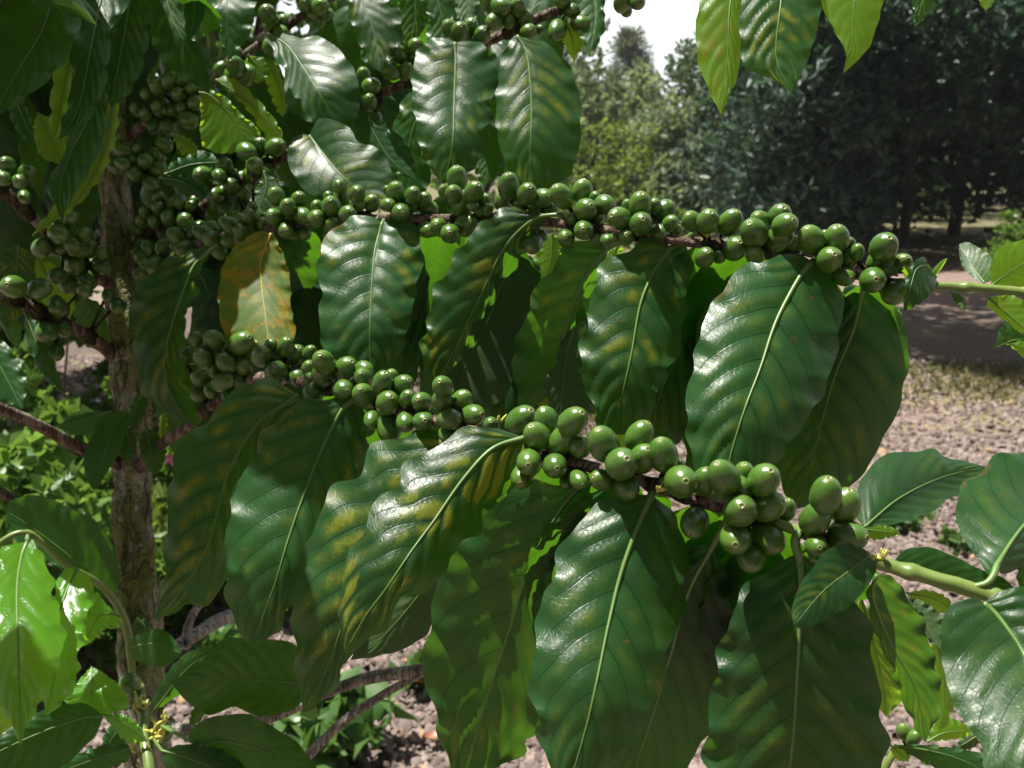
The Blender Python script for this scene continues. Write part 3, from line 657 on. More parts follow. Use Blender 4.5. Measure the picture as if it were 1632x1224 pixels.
leaf([(-40,530),(-5,575),(36,652)], [(-50,580),(-20,630)], [(5,545),(38,588),(42,625)], (.72,.70), chl=0, quilt=1.6)
leaf([(130,470),(150,510),(160,560)], [(118,500),(130,545)], [(165,490),(178,540)], (.88,.88), chl=.4)
leaf([(60,410),(90,470),(110,510)], [(50,440),(75,490)], [(95,430),(120,480)], (.90,.90), M_LIME)
# --- small leaves beside the trunk
leaf([(202,654),(178,690),(150,782)], [(185,655),(165,665),(137,716),(134,750),(142,772)], [(208,665),(193,713),(166,761)], (.80,.775,.77), chl=0, quilt=1.6, rip=3)
leaf([(233,682),(240,715),(247,755)], [(222,695),(223,723),(234,748)], [(250,690),(265,716),(258,745)], (.80,.79), chl=0, quilt=1.1)
leaf([(200,680),(205,705),(200,738)], [(188,692),(185,718)], [(217,695),(215,722)], (.795,.79), chl=0, quilt=0.5)
leaf([(178,655),(135,668),(90,680)], [(150,655),(115,664)], [(150,690),(115,692)], (.84,.84), chl=0, quilt=1.1)
leaf([(262,655),(258,690),(262,730)], [(254,670),(254,705)], [(266,670),(266,705)], (.83,.83), M_LIME, quilt=0.5, nu=30, nv=6)
leaf([(228,625),(216,650),(206,690)], [(212,635),(204,660)], [(236,640),(226,670)], (.81,.80), chl=0, quilt=0.5)
# --- bright sucker at the lower left
leaf([(184,957),(127,900),(80,862),(47,838),(10,814)], [(152,946),(105,915),(66,885),(30,866),(10,842)], [(191,920),(186,882),(156,834),(109,809),(69,791),(36,791),(14,800)], (.80,.785,.78), chl=0, eL=-14, eR=-10, quilt=1.6, rip=3, pet=[(190,969,.78)])
leaf([(44,863),(34,889),(27,943),(29,1034),(31,1106),(33,1189)], [(22,867),(0,880),(-28,940),(-40,1010),(-22,1090),(4,1130),(20,1160)], [(54,861),(74,900),(85,925),(87,954),(96,976),(103,1027),(88,1070),(80,1099),(56,1135),(40,1165)], (.725,.655,.60,.575), M_YOUNG, chl=0, eL=26, eR=30, fR=20, quilt=3.2, rip=9, nrip=8, label='sunlit bright green young leaf with a shining midrib', pet=[(44,850,.725)])
leaf([(123,907),(107,940),(94,980),(90,1040),(85,1090),(73,1140)], [(105,903),(88,940),(78,1000),(74,1060),(70,1110)], [(138,915),(152,940),(148,962),(131,998),(138,1019),(123,1045),(127,1070),(116,1099),(100,1122)], (.74,.69,.645), M_YOUNG, chl=0, eL=16, eR=20, quilt=2.6, rip=10, nrip=7)
leaf([(192,983),(174,978),(155,985),(135,1030)], [(172,965),(152,944),(140,975),(131,1001),(132,1018)], [(189,1001),(167,1003),(150,1020)], (.77,.75), M_YOUNG, chl=0, rip=6, quilt=1.1)
leaf([(146,1063),(147,1092),(144,1140)], [(136,1072),(120,1092),(103,1116),(125,1135)], [(158,1068),(189,1092),(206,1124),(176,1137)], (.76,.74,.74), M_YOUNG, chl=0, quilt=1.6)
leaf([(165,1142),(135,1143),(94,1156),(40,1178),(-15,1205),(-60,1235)], [(151,1129),(129,1121),(92,1124),(54,1137),(16,1160),(-30,1200)], [(162,1150),(151,1174),(129,1196),(97,1225),(50,1250),(-20,1260)], (.72,.70,.68,.67), M_DARK, chl=.1, eL=14, eR=14, quilt=2.4, rip=3, ribr=3.4, label='wide leaf lying level beneath the bright young leaves')
leaf([(234,1181),(213,1162),(192,1150),(164,1140)], [(222,1183),(200,1182),(183,1164)], [(226,1161),(212,1148),(197,1140),(180,1138)], (.72,.71), M_YOUNG, chl=0, quilt=1.1, nu=40, nv=8)
leaf([(203,1032),(245,1026),(290,1041)], [(212,1016),(230,1008),(253,1002),(275,1015)], [(212,1050),(238,1060),(266,1061)], (.79,.775,.77), chl=0, quilt=1.1, rip=2)
leaf([(240,1138),(259,1114),(298,1066),(350,1029)], [(243,1116),(270,1067),(299,1040),(324,1031)], [(254,1128),(286,1107),(310,1086),(313,1062),(332,1040)], (.74,.72,.71), M_DARK, chl=.2, quilt=1.1, rip=4, fR=20)
leaf([(498,1092),(460,1086),(387,1083),(320,1083),(272,1088)], [(475,1125),(440,1139),(405,1140),(375,1127),(331,1139),(295,1115)], [(490,1045),(466,1025),(425,1018),(381,1016),(352,1021),(313,1059)], (.71,.70,.70), chl=.12, quilt=2.6, eL=8, eR=8, rip=3)
leaf([(308,1183),(360,1182),(420,1196),(470,1222),(520,1262)], [(330,1215),(390,1240),(460,1262)], [(300,1170),(328,1146),(393,1138),(440,1162),(472,1182),(506,1226)], (.70,.67,.66), chl=0, quilt=2.1, eR=6, rip=3, pet=[(258,1157,.73)])
leaf([(258,1196),(300,1208),(350,1232),(400,1275)], [(262,1220),(300,1250),(360,1275)], [(275,1190),(313,1185),(358,1198),(392,1226)], (.70,.68,.67), chl=0, quilt=1.6, pet=[(245,1178,.73)])
leaf([(215,1190),(165,1205),(110,1225),(60,1250)], [(180,1185),(130,1198),(85,1222)], [(205,1210),(150,1235),(90,1255)], (.75,.75), chl=0, quilt=1.6)
leaf([(200,1150),(178,1178),(160,1215)], [(180,1152),(163,1180)], [(205,1172),(190,1205)], (.78,.78), M_DARK, chl=0, quilt=1.1)
leaf([(-30,1090),(10,1130),(30,1190)], [(-30,1130),(0,1180)], [(5,1095),(35,1140)], (.74,.74), M_LIME, quilt=1.1)
leaf([(330,1110),(318,1130),(300,1160)], [(315,1118),(303,1140)], [(332,1125),(318,1150)], (.85,.85), quilt=0.5, nu=30, nv=6)
leaf([(218,985),(232,1000),(225,1020)], [(215,995),(218,1012)], [(235,990),(236,1010)], (.82,.82), quilt=0.5, nu=30, nv=6)
# --- lower right sprig
leaf([(1425,1188),(1480,1196),(1530,1210),(1580,1235)], [(1445,1200),(1490,1225),(1540,1245)], [(1455,1186),(1508,1190),(1560,1200),(1590,1222)], (.70,.69), M_DARK, chl=.2, quilt=1.1)
leaf([(1478,1182),(1505,1168),(1550,1163)], [(1484,1165),(1500,1143),(1530,1150)], [(1505,1180),(1535,1176)], (.71,.71), M_LIME, quilt=1.1)
leaf([(1570,1165),(1545,1180),(1520,1195)], [(1550,1165),(1530,1178)], [(1565,1180),(1545,1195)], (.73,.73), M_UNDER, quilt=0.5)
leaf([(1420,1188),(1432,1200),(1448,1214)], [(1420,1198),(1432,1212)], [(1436,1190),(1450,1202)], (.70,.70), M_LIME, quilt=0.5, nu=30, nv=6)
# --- foliage crowded behind the leaves one can tell apart, then unseen shading leaves above
def leaf3d(base, along, face, ln, wd, bendk, rs, nu=22, nv=6):
    along = np.asarray(along, float); along /= np.linalg.norm(along)
    face = np.asarray(face, float); face = face - along * np.dot(face, along); face /= np.linalg.norm(face)
    side = np.cross(along, face); u = np.linspace(0, 1, nu + 1); v = np.linspace(-1, 1, 2 * nv + 1)
    U, Vv = np.meshgrid(u, v, indexing='ij'); a = np.abs(Vv)
    prof = np.sin(np.pi * U ** .82) ** .75 * (1 - .35 * U ** 4); prof[0] = 0; prof[-1] = 0
    env = np.clip(np.minimum(U / .12, (1 - U) / .14), 0, 1)
    tt = (U - .27 * a ** 1.25) * 9 + np.where(Vv > 0, .42, 0)
    h = ln * (.016 * (np.abs(np.sin(np.pi * tt)) ** .8) * (1 - a ** 4) * np.clip(a / .18, 0, 1) * env + .02 * a ** 3 * env * np.sin(40 * U + rs.rand() * 6 + 2 * Vv) - .08 * a ** 2 * prof)
    bend = bendk * ln
    Pn = np.asarray(base)[None, None] + along * (U * ln * (1 - .15 * abs(bendk)))[..., None] + side * (Vv * wd * prof)[..., None] + face * (h + bend * (4 * U * (1 - U)) * .5 - bend * .4 * U)[..., None]
    nc = 2 * nv + 1
    ii, jj = np.meshgrid(np.arange(nu), np.arange(nc - 1), indexing='ij'); A = ii * nc + jj
    Fq = np.stack([A, A + 1, A + nc + 1, A + nc], -1).reshape(-1, 4)
    return Pn.reshape(-1, 3), Fq, np.stack([U, Vv * .5 + .5], -1).reshape(-1, 2)

def fill_part(specs, mat, seed, chl=.1):
    rs = np.random.RandomState(seed); V, Fq, UV, off = [], [], [], 0
    for (b_, al, fc, ln, wd, bk) in specs:
        v_, f_, uv_ = leaf3d(b_, al, fc, ln, wd, bk, rs)
        V.append(v_); Fq.append(f_ + off); UV.append(uv_); off += len(v_)
    o = tlink('foliage', new_mesh('foliage', rel(np.vstack(V)), np.vstack(Fq), mat, True, np.vstack(UV)))
    o['kind'] = 'stuff'; o['chlorosis'] = chl
    return o
rs = np.random.RandomState(77)
spec = []
def scatter(n, x0, x1, y0, y1, d0, d1, ln=.125, jit=.35):
    for i in range(n):
        x = x0 + (x1 - x0) * rs.rand(); y = y0 + (y1 - y0) * rs.rand(); d = d0 + (d1 - d0) * rs.rand()
        if (x - 325) ** 2 + (y + 60) ** 2 < 90 ** 2: continue
        al = np.array([rs.randn() * jit, rs.randn() * jit - .1, -1.0])
        fc = np.array([rs.randn() * .5, -1.0, .35 + rs.randn() * .3])
        l_ = ln * (.75 + .5 * rs.rand())
        spec.append((P(x, y, d), al, fc, l_, l_ * (.19 + .05 * rs.rand()), .25 * rs.rand()))
scatter(36, 230, 640, -60, 250, .90, 1.08)
scatter(10, 640, 880, -80, 150, .86, .98)
scatter(26, 380, 690, 350, 500, .74, .84)
scatter(14, 660, 1060, 380, 520, .66, .74)
scatter(12, 1030, 1330, 415, 520, .57, .63)
scatter(22, -60, 180, -60, 330, .84, 1.0)
scatter(9, 250, 420, 420, 560, .88, .98)
scatter(20, 190, 470, 200, 400, .95, 1.12)
# opposite leaves behind the front row
for key, xs, ln in (('b2', (520, 600, 700, 780, 850, 945, 1000, 1055, 1110, 1160, 1230, 1300, 1380), .115), ('b1', (300, 360, 430, 490, 560, 620, 690, 760, 1107, 1170, 1240, 1310, 1380), .12)):
    for x in xs:
        c = BR[key][np.argmin(np.abs(BR[key][:, 0] - x))]
        b_ = P(c[0], c[1] + 6, c[2] + .006)
        al = np.array([rs.randn() * .28, .55, -1.05 - .3 * rs.rand()])
        spec.append((b_, al, np.array([rs.randn() * .2, .35, 1.0]), ln * (.85 + .3 * rs.rand()), ln * .22, .25))
scatter(14, 400, 720, 290, 370, .78, .88)
fill_part(spec, M_DARK, 5)
# unseen crown leaves, added above the picture to shade the upper left
spec = []
ZONES = [(470, 760, 620, 1120, .46, .60), (270, 690, 380, 700, .64, .72), (-60, 215, 800, 1210, .58, .82), (425, 660, 50, 340, .66, .82), (400, 620, 540, 700, .48, .62), (100, 180, 360, 460, .70, .80), (340, 440, 120, 240, .76, .84)]
def shades_lit(q):
    for t in np.arange(.06, 1.3, .025):
        r_ = q - t * SUN_DIR - CAM; d_ = np.dot(r_, FWD)
        if d_ < .3: continue
        x_, y_ = CW + np.dot(r_, RIGHT) / d_ * F, CH - np.dot(r_, UP) / d_ * F
        if -60 < x_ < 160 and -10 < y_ < 120 and .54 < d_ < .66: return False      # lands on the leaves at the top left first
        for (xa, xb, ya, yb, da, db) in ZONES:
            if xa - 45 < x_ < xb + 45 and ya - 45 < y_ < yb + 45 and da - .03 < d_ < db + .03: return True
    return False
for i in range(1500):
    q = np.array([-.98 + .76 * rs.rand(), .42 + .75 * rs.rand(), 1.58 + .24 * rs.rand()])
    rel_ = q - CAM; dd = np.dot(rel_, FWD); yy_ = CH - np.dot(rel_, UP) / dd * F
    if yy_ > -70 or q[0] > -.235: continue
    if shades_lit(q): continue
    an = rs.rand() * 6.28
    spec.append((q, np.array([math.cos(an), math.sin(an), -.5 - .5 * rs.rand()]), np.array([rs.randn() * .3, rs.randn() * .3, 1]), .12, .027, .15))
fill_part(spec, M_DARK, 6)
def cherry_mesh(k, seed):
    """long ovoid with the calyx scar at +Z; unit radius across"""
    rs = np.random.RandomState(seed)
    nr, ns = 15, 20
    V = []; Fc = []
    prof = []
    for i in range(nr + 1):
        th = math.pi * i / nr
        z = -math.cos(th); r = math.sin(th) ** (.92)
        r *= 1 - .05 * z + .02 * rs.rand()
        prof.append((r, z * k))
    z1 = prof[-1][1]
    prof = prof[:-1] + [(.20, z1 * .985), (.18, z1 * 1.012), (.13, z1 * 1.010), (.11, z1 * .99), (.05, z1 * .985)]
    sq = 1 - .06 * rs.rand()
    for r, z in prof:
        for s in range(ns):
            a = 2 * math.pi * s / ns
            V.append((r * math.cos(a), r * math.sin(a) * sq, z))
    n = len(prof)
    for i in range(n - 1):
        for s in range(ns):
            s2 = (s + 1) % ns
            Fc.append((i * ns + s, i * ns + s2, (i + 1) * ns + s2, (i + 1) * ns + s))
    Fc.append(tuple((n - 1) * ns + s for s in range(ns)))
    return new_mesh('cherry', V, Fc, M_CHERRY)
CM = [cherry_mesh(k, i) for i, k in enumerate((1.22, 1.32, 1.40, 1.28, 1.46, 1.36))]
CK = (1.22, 1.32, 1.40, 1.28, 1.46, 1.36)

# x, y, half width, calyx x, calyx y, read from enlargements with origin (ox, oy) and scale s
SETS = [
 ((260,500,4.08), 'b2', [(215,170,50,215,115),(330,175,65,300,125),(180,265,60,130,240),(262,290,65,235,250),(405,245,50,405,205),(505,195,70,560,150),(415,320,62,365,275),(528,340,58,525,322),(335,365,50,310,345),(245,415,57,210,390),(390,440,60,440,400),(330,490,58,300,520),(240,510,58,200,540),(495,445,52,480,390),(430,540,45,430,580),(600,230,50,600,180),(640,275,62,660,235),(720,280,62,668,245),(700,205,40,710,180),(800,215,55,810,165),(868,270,60,880,218),(955,260,45,970,215),(738,388,72,730,335),(878,410,60,882,425),(950,355,48,950,320),(1045,315,70,1020,265),(1040,400,70,1010,378),(955,425,42,930,440),(1185,360,72,1225,310),(1310,360,52,1352,378),(1305,420,60,1283,380),(975,515,64,970,560),(1170,495,64,1198,503),(1305,535,70,1280,482),(1430,450,66,1445,385),(1485,410,45,1490,370),(1560,465,64,1600,430),(1460,580,72,1485,540),(1470,745,76,1480,830),(1355,690,48,1350,740),(1590,560,50,1600,510),(120,300,45,100,310)]),
 ((560,560,4.08), 'b2', [(368,300,48,380,270),(460,330,62,428,310),(595,230,64,572,195),(592,320,66,592,268),(718,325,66,750,265),(470,455,66,480,450),(642,440,68,700,440),(790,415,68,848,410),(355,460,60,350,500),(910,480,50,905,455),(620,540,50,630,580),(1105,455,90,1170,385),(1270,450,76,1240,365),(1210,555,82,1165,488),(1440,455,82,1500,400),(1380,575,82,1430,505),(1490,625,66,1518,622),(1155,720,80,1150,740),(1325,745,76,1340,760),(1400,845,45,1400,880),(1480,830,60,1520,860),(1110,820,70,1100,860)]),
 ((900,640,4.08), 'b2', [(252,275,96,215,185),(370,405,98,405,372),(485,225,82,545,135),(510,370,86,540,310),(640,345,90,620,245),(730,410,40,745,380),(758,520,100,788,518),(240,510,66,190,485),(400,560,76,440,600),(910,520,76,930,440),(1035,495,94,990,405),(1165,470,66,1170,410),(1120,575,90,1102,530),(1295,510,96,1340,450),(1140,710,102,1150,678),(1320,680,94,1410,645),(1440,700,60,1450,640),(845,790,86,820,860),(1110,895,94,1110,930),(1320,890,96,1400,960),(1210,1020,82,1220,1080),(90,510,56,120,545)]),
 ((1140,720,5.44), 'b2', [(958,380,132,985,232),(1120,465,126,1165,335),(865,585,120,925,485),(1150,725,126,1305,740),(880,820,92,905,830),(860,900,60,860,940)]),
 ((380,250,5.1), 'b1', [(135,70,60,150,60),(20,510,52,10,500),(90,490,58,80,440),(110,410,42,110,380),(85,590,60,60,600),(195,545,52,190,530),(310,320,66,285,260),(490,350,60,500,300),(405,410,66,395,365),(290,490,68,265,460),(520,480,66,560,490),(385,600,64,395,600),(635,500,68,640,480),(640,400,46,625,375),(535,625,52,545,640),(730,320,40,735,300),(755,405,76,745,345),(840,340,66,820,255),(825,240,56,815,215),(965,300,64,970,265),(970,380,64,980,375),(1085,375,62,1100,320),(890,465,66,930,440),(765,560,66,770,520),(1215,390,56,1250,385),(1280,290,74,1275,215),(1210,270,34,1205,245),(1420,315,66,1430,265),(1400,385,62,1440,390),(1515,345,54,1520,305),(1545,415,62,1615,425),(1320,455,72,1340,460),(1530,590,62,1560,620),(1610,550,48,1600,520)]),
 ((660,250,5.1), 'b1', [(350,175,82,345,85),(245,280,48,230,240),(325,305,70,308,258),(380,395,76,405,330),(490,285,76,520,225),(565,360,56,590,310),(480,400,46,490,395),(595,430,46,600,400),(530,445,40,540,430),(430,555,86,500,520),(200,565,62,180,540),(295,625,76,290,620),(90,600,56,130,620),(770,240,86,770,140),(725,370,70,720,312),(870,380,64,880,350),(920,300,76,940,245),(1050,335,74,1110,330),(985,395,60,1000,385),(1110,430,56,1150,430),(965,700,76,940,760),(890,740,42,880,760),(1040,640,46,1050,650),(1200,320,84,1140,240),(1370,280,80,1375,185),(1395,430,86,1440,398),(1465,330,46,1480,300),(1550,385,74,1610,400),(1285,505,44,1275,500),(1380,595,76,1375,590),(1235,660,66,1225,650),(1475,665,46,1490,665),(1505,490,42,1520,480),(1570,680,50,1600,690)]),
 ((940,280,5.1), 'b1', [(245,350,88,180,320),(305,250,46,300,200),(410,235,88,420,150),(415,390,86,432,352),(525,245,56,530,205),(600,300,90,670,220),(655,385,60,690,350),(705,440,46,715,410),(570,460,72,620,480),(295,500,64,295,480),(195,510,42,205,500),(130,520,50,140,550),(55,520,46,70,520),(75,340,42,85,310),(830,370,74,800,310),(960,370,86,985,302),(1140,380,88,1205,295),(1380,370,76,1360,310),(1335,465,104,1300,385),(1180,590,90,1220,540),(1345,645,74,1345,600),(935,665,74,960,620),(1050,660,52,1080,670)]),
 ((1200,310,5.1), 'b1', [(220,175,88,250,110),(260,245,86,330,215),(215,355,98,290,300),(340,415,72,350,350),(475,370,100,440,270),(585,330,42,590,305),(680,360,96,690,260),(785,400,46,790,360),(620,530,98,662,487),(845,470,56,860,410),(775,525,76,825,480),(740,665,76,800,680),(1065,425,102,1110,355),(1045,540,92,1130,480),(975,695,98,1000,690),(1155,800,88,1245,770),(1210,560,72,1250,510)]),
 ((160,80,5.1), 'bC', [(565,240,66,600,180),(470,300,66,440,250),(655,230,52,680,180),(635,355,60,640,345),(740,310,48,750,290),(475,470,64,460,440),(670,470,60,675,460),(775,430,60,800,400),(725,570,72,745,560),(300,480,56,270,450),(370,520,52,350,500),(430,250,46,400,210),(390,360,60,350,350),(820,500,50,840,480),(530,650,66,610,620),(1100,130,72,1060,80),(1150,220,72,1220,260),(1060,200,52,1050,250),(1200,170,56,1240,190)]),
 ((160,80,5.1), 'trunk', [(520,765,60,575,790),(190,820,62,260,840),(125,940,64,170,985),(185,920,52,230,940),(305,810,46,300,780),(365,900,60,380,860),(440,850,56,460,800),(265,895,44,262,890),(475,965,62,525,980),(285,1000,60,270,1030),(410,1080,60,420,1120),(150,710,40,150,690)]),
 ((160,80,5.1), 'bB', [(1190,825,72,1245,840),(1300,780,60,1310,720),(1425,790,72,1480,760),(1255,940,68,1260,950),(1010,950,66,1020,900),(835,1020,72,790,1000),(965,1020,56,970,1020),(1060,1100,62,1070,1080),(930,1180,66,940,1190),(1080,1010,42,1090,980)]),
 ((160,240,5.1), 'bB', [(480,390,56,460,360),(465,460,52,460,450),(590,445,62,600,400),(650,430,46,660,400),(560,545,66,560,520),(370,500,52,340,480),(360,575,62,310,560),(440,580,52,440,560),(690,570,66,700,540),(735,450,40,760,420),(810,640,66,820,610),(700,650,36,700,630),(600,690,62,570,660),(690,720,66,720,700),(700,790,56,705,775),(820,720,64,820,690),(950,650,74,1015,640),(1090,560,80,1095,510),(1215,540,62,1230,500),(1205,650,54,1245,650),(1020,705,74,1080,710),(1310,600,46,1320,580),(1000,840,56,1010,870),(345,870,66,380,890),(300,830,46,270,820),(330,1000,66,340,990),(440,840,50,450,820)]),
 ((0,220,6.8), 'bL1', [(80,290,82,40,240),(40,440,76,40,420),(215,470,76,215,450),(300,370,86,345,340),(265,640,66,270,690),(775,870,86,790,860)]),
 ((0,360,6.8), 'bL1', [(640,90,100,690,110),(450,240,96,470,180),(785,200,86,855,240),(920,90,82,930,50),(970,250,86,1000,180),(880,190,50,890,180),(1110,300,66,1120,270),(660,250,52,690,270),(815,430,100,820,420),(1105,430,94,1180,460),(955,570,78,960,620),(620,540,82,570,570),(740,640,90,720,680)]),
 ((0,360,6.8), 'bL2', [(145,660,118,80,640),(430,680,108,520,650),(490,1120,92,480,1160),(610,870,82,600,920),(920,700,80,930,740),(1280,870,80,1290,900),(1180,760,70,1190,800)]),
 ((0,380,2.915), 'bL2', [(215,435,46,210,460),(258,530,36,258,560)]),
 ((300,0,6.8), 'bC', [(860,150,92,850,90),(1030,230,72,1060,200),(920,230,72,910,200),(1010,350,72,1060,370),(1430,70,84,1480,30),(1350,130,72,1340,180),(1280,40,72,1260,0),(1500,150,66,1550,160)]),
 ((540,0,5.1), 'bB', [(200,610,54,190,560),(265,700,64,330,690),(250,830,60,250,780),(490,440,62,470,385),(620,380,62,650,340),(600,460,46,630,430),(425,580,66,370,560),(545,580,62,560,520),(310,960,42,310,990),(900,230,62,880,180),(985,260,70,990,210),(1070,220,62,1090,170),(1050,320,46,1060,315),(1165,290,66,1180,240),(1320,50,72,1370,70),(1265,175,66,1230,190),(1385,175,50,1390,120),(1455,60,66,1460,0),(1520,150,62,1540,110),(1540,260,66,1560,250)]),
 ((700,0,5.1), 'bB', [(1080,85,56,1090,80),(960,245,70,935,300),(1145,190,66,1195,200),(1000,0,62,1000,20),(1100,20,46,1110,0),(820,240,36,830,220)]),
 ((700,0,5.1), 'bB', [(1490,20,70,1500,-40),(1520,85,46,1530,125),(1610,10,62,1620,40)]),
]
NODES = {'b2': [330, 390, 450, 520, 565, 610, 660, 715, 790, 870, 900, 990, 1045, 1090, 1190, 1310], 'b1': [405, 455, 530, 580, 640, 735, 770, 840, 920, 1020, 1135, 1215, 1310, 1400],
         'bC': [250, 285, 320, 375, 430, 500], 'bB': [240, 270, 310, 350, 372, 420, 590, 660, 740, 815, 905, 985], 'bL1': [-5, 40, 100, 140], 'bL2': [20, 60, 90, 140, 185], 'trunk': [0]}
BR['trunk'] = np.array([(215., 250., .84), (232., 262., .84), (240., 280., .84)])
clusters = {}
for (ox, oy, s), key, lst in SETS:
    for (x, y, r, nx, ny) in lst:
        px, py, pr, qx, qy = ox + x / s, oy + y / s, r / s * 1.09, ox + nx / s, oy + ny / s
        arr = BR[key]
        # nearest node on the branch
        best = None
        for k, nxp in enumerate(NODES[key]):
            j = np.argmin(np.abs(arr[:, 0] - nxp)) if key != 'trunk' else 1
            c = arr[j]
            dd = (c[0] - px) ** 2 + (c[1] - py) ** 2
            if best is None or dd < best[0]: best = (dd, k, c)
        clusters.setdefault((key, best[1]), (best[2], []))[1].append((px, py, pr, qx, qy))

rq = np.random.RandomState(12)
for xk in (255, 300, 345, 385):                          # the shaded inner nodes of the upper branch
    j = np.argmin(np.abs(BR['b1'][:, 0] - xk)); c = BR['b1'][j]
    clusters[('b1', 100 + xk)] = (c, [(c[0] + dx_, c[1] + dy_, 12.5 + 2 * rq.rand(), c[0] + dx_ * 2.2 + 4 * rq.randn(), c[1] + dy_ * 2.2 + 4 * rq.randn()) for dx_, dy_ in ((-14, -12), (10, -15), (-4, 3), (14, 7), (-16, 12), (2, 20)) for dx_, dy_ in ((dx_ + 3 * rq.randn(), dy_ + 3 * rq.randn()),)])
n_cherry = 0
ci = 0
for (key, k), (c, lst) in clusters.items():
    node = P(c[0], c[1], c[2])
    rs = np.random.RandomState(abs(hash((len(lst), int(c[0])))) % 1000)
    # dark swollen node on the twig
    arr = BR[key]; j = np.argmin((arr[:, 0] - c[0]) ** 2 + (arr[:, 1] - c[1]) ** 2)
    t = P(*arr[min(j + 1, len(arr) - 1)]) - P(*arr[max(j - 1, 0)]); t /= np.linalg.norm(t)
    pr0 = 11.5 * c[2] / F
    seg = np.array([node + t * s_ * pr0 * 1.5 for s_ in np.linspace(-1, 1, 7)])
    vv, ff = tube(seg - node, pr0 * np.array([.8, 1.0, 1.12, 1.2, 1.12, 1.0, .8]), 12, .22, ci)
    V = [vv]; FF = list(ff); off = len(vv)
    if key in ('bC', 'bB', 'bL1', 'bL2', 'trunk', 'b1') and c[0] < 560 and len(lst) > 2:      # more fruit crowded on the far side
        mr = np.mean([q[2] for q in lst])
        lst = list(lst)
        for q in range(4):
            a_ = rs.rand() * 6.28; rd = mr * (.6 + 1.3 * rs.rand())
            lst.append((c[0] + math.cos(a_) * rd, c[1] + math.sin(a_) * rd, mr * (.85 + .2 * rs.rand()), c[0] + math.cos(a_) * (rd + 2 * mr), c[1] + math.sin(a_) * (rd + 2 * mr)))
    items = []
    for (px, py, pr, qx, qy) in lst:
        km = ci % 6; ci += 1
        L = pr * CK[km]
        ax, ay = (qx - px) / L, (py - qy) / L
        m = math.hypot(ax, ay)
        if m > .97: ax, ay = ax / m * .97, ay / m * .97; m = .97
        az = math.sqrt(1 - m * m)
        d = c[2]
        # calyx seen facing the lens -> nearer than the node
        front = az > .35
        dz = -(az if front else -.25 + az * .3) * 1.55 * L
        items.append([px, py, pr, ax, ay, az, dz, km, L])
    for it in range(40):                                   # push overlapping fruit apart in depth
        for a in range(len(items)):
            for b in range(a + 1, len(items)):
                A, B = items[a], items[b]
                s2 = (A[0] - B[0]) ** 2 + (A[1] - B[1]) ** 2; need = (.93 * (A[2] + B[2])) ** 2
                if s2 < need:
                    want = math.sqrt(need - s2) - abs(A[6] - B[6])
                    if want > 0:
                        sg = 1 if A[6] > B[6] or (A[6] == B[6] and a < b) else -1
                        A[6] += sg * want * .25; B[6] -= sg * want * .25
    cl = link('cherry_cluster', None, tree) if False else None
    kids = []
    for px, py, pr, ax, ay, az, dz, km, L in items:
        d = c[2] * (1 + dz / F)
        pos = P(px, py, d)
        view = CAM - pos; view /= np.linalg.norm(view)
        rr = np.cross(UP, view); rr /= np.linalg.norm(rr); uu = np.cross(view, rr)
        axis = ax * rr + ay * uu + az * view; axis /= np.linalg.norm(axis)
        kids.append((pos, axis, pr * d / F, km))
        st = pos - axis * pr * CK[km] * d / F * .9
        mid_ = (st + node) / 2 - axis * .001
        sv, sf = tube(np.array([node, mid_, st]) - node, np.array([.0014, .0012, .0014]), 5, 0, 1)
        V.append(sv); FF += [tuple(i + off for i in q) for q in sf]; off += len(sv)
    cl = tlink('cherry_cluster', new_mesh('cherry_cluster', np.vstack(V), FF, M_NODE), loc=rel(node))
    for pos, axis, rad, km in kids:
        o = link('cherry', CM[km], cl)
        q = Vector(axis).to_track_quat('Z', 'Y') @ Matrix.Rotation(rs.rand() * 6.28, 4, 'Z').to_quaternion()
        o.rotation_mode = 'QUATERNION'; o.rotation_quaternion = q
        o.location = pos - node; o.scale = (rad, rad, rad * 1.0)
        n_cherry += 1
# lone fruit and buds by the sucker
def lone(x, y, r, d, axis, km=0):
    pos = P(x, y, d)
    node = pos - np.array(axis) * r * 1.6 * d / F
    sv, sf = tube(np.array([node - np.array(axis) * .004, node + np.array(axis) * .002]) - pos, .0022, 6)
    cl = tlink('cherry_cluster', new_mesh('cherry_cluster', sv, sf, M_NODE), loc=rel(pos))
    o = link('cherry', CM[km], cl); o.rotation_mode = 'QUATERNION'
    o.rotation_quaternion = Vector(axis).to_track_quat('Z', 'Y'); rr = r * d / F
    o.scale = (rr, rr, rr)
lone(207, 1090, 17, .78, (0.05, -.55, .83))
lone(1440, 1166, 12, .71, (-.3, -.2, .9), 1)
lone(1456, 1176, 12, .705, (.2, -.4, .8), 2)
lone(1463, 1164, 8, .72, (.5, 0, .8), 3)
lone(263, 1170, 13, .76, (.5, -.3, .8), 3)
def buds(x, y, d, n, spread, seed, up=(0, -.2, 1.0)):
    rs = np.random.RandomState(seed); V = []; FF = []; off = 0
    c = P(x, y, d)
    for i in range(n):
        dr = np.array(up) + rs.randn(3) * .75; dr /= np.linalg.norm(dr)
        st = c + rs.randn(3) * spread * .35 * d / F
        ln = (12 + 6 * rs.rand()) * d / F
        pts = np.array([st + dr * ln * t for t in (0, .35, .7, 1)])
        vv, ff = tube(pts - c, np.array([2.0, 2.6, 2.3, .5]) * d / F, 6, 0, i)
        V.append(vv); FF += [tuple(k + off for k in q) for q in ff]; off += len(vv)
    return tlink('bud_tuft', new_mesh('bud_tuft', np.vstack(V), FF, M_BUD), loc=rel(c))
buds(222, 1128, .755, 16, 14, 1); buds(258, 1150, .74, 16, 16, 2); buds(250, 1172, .735, 14, 14, 3); buds(208, 1190, .73, 6, 9, 4)
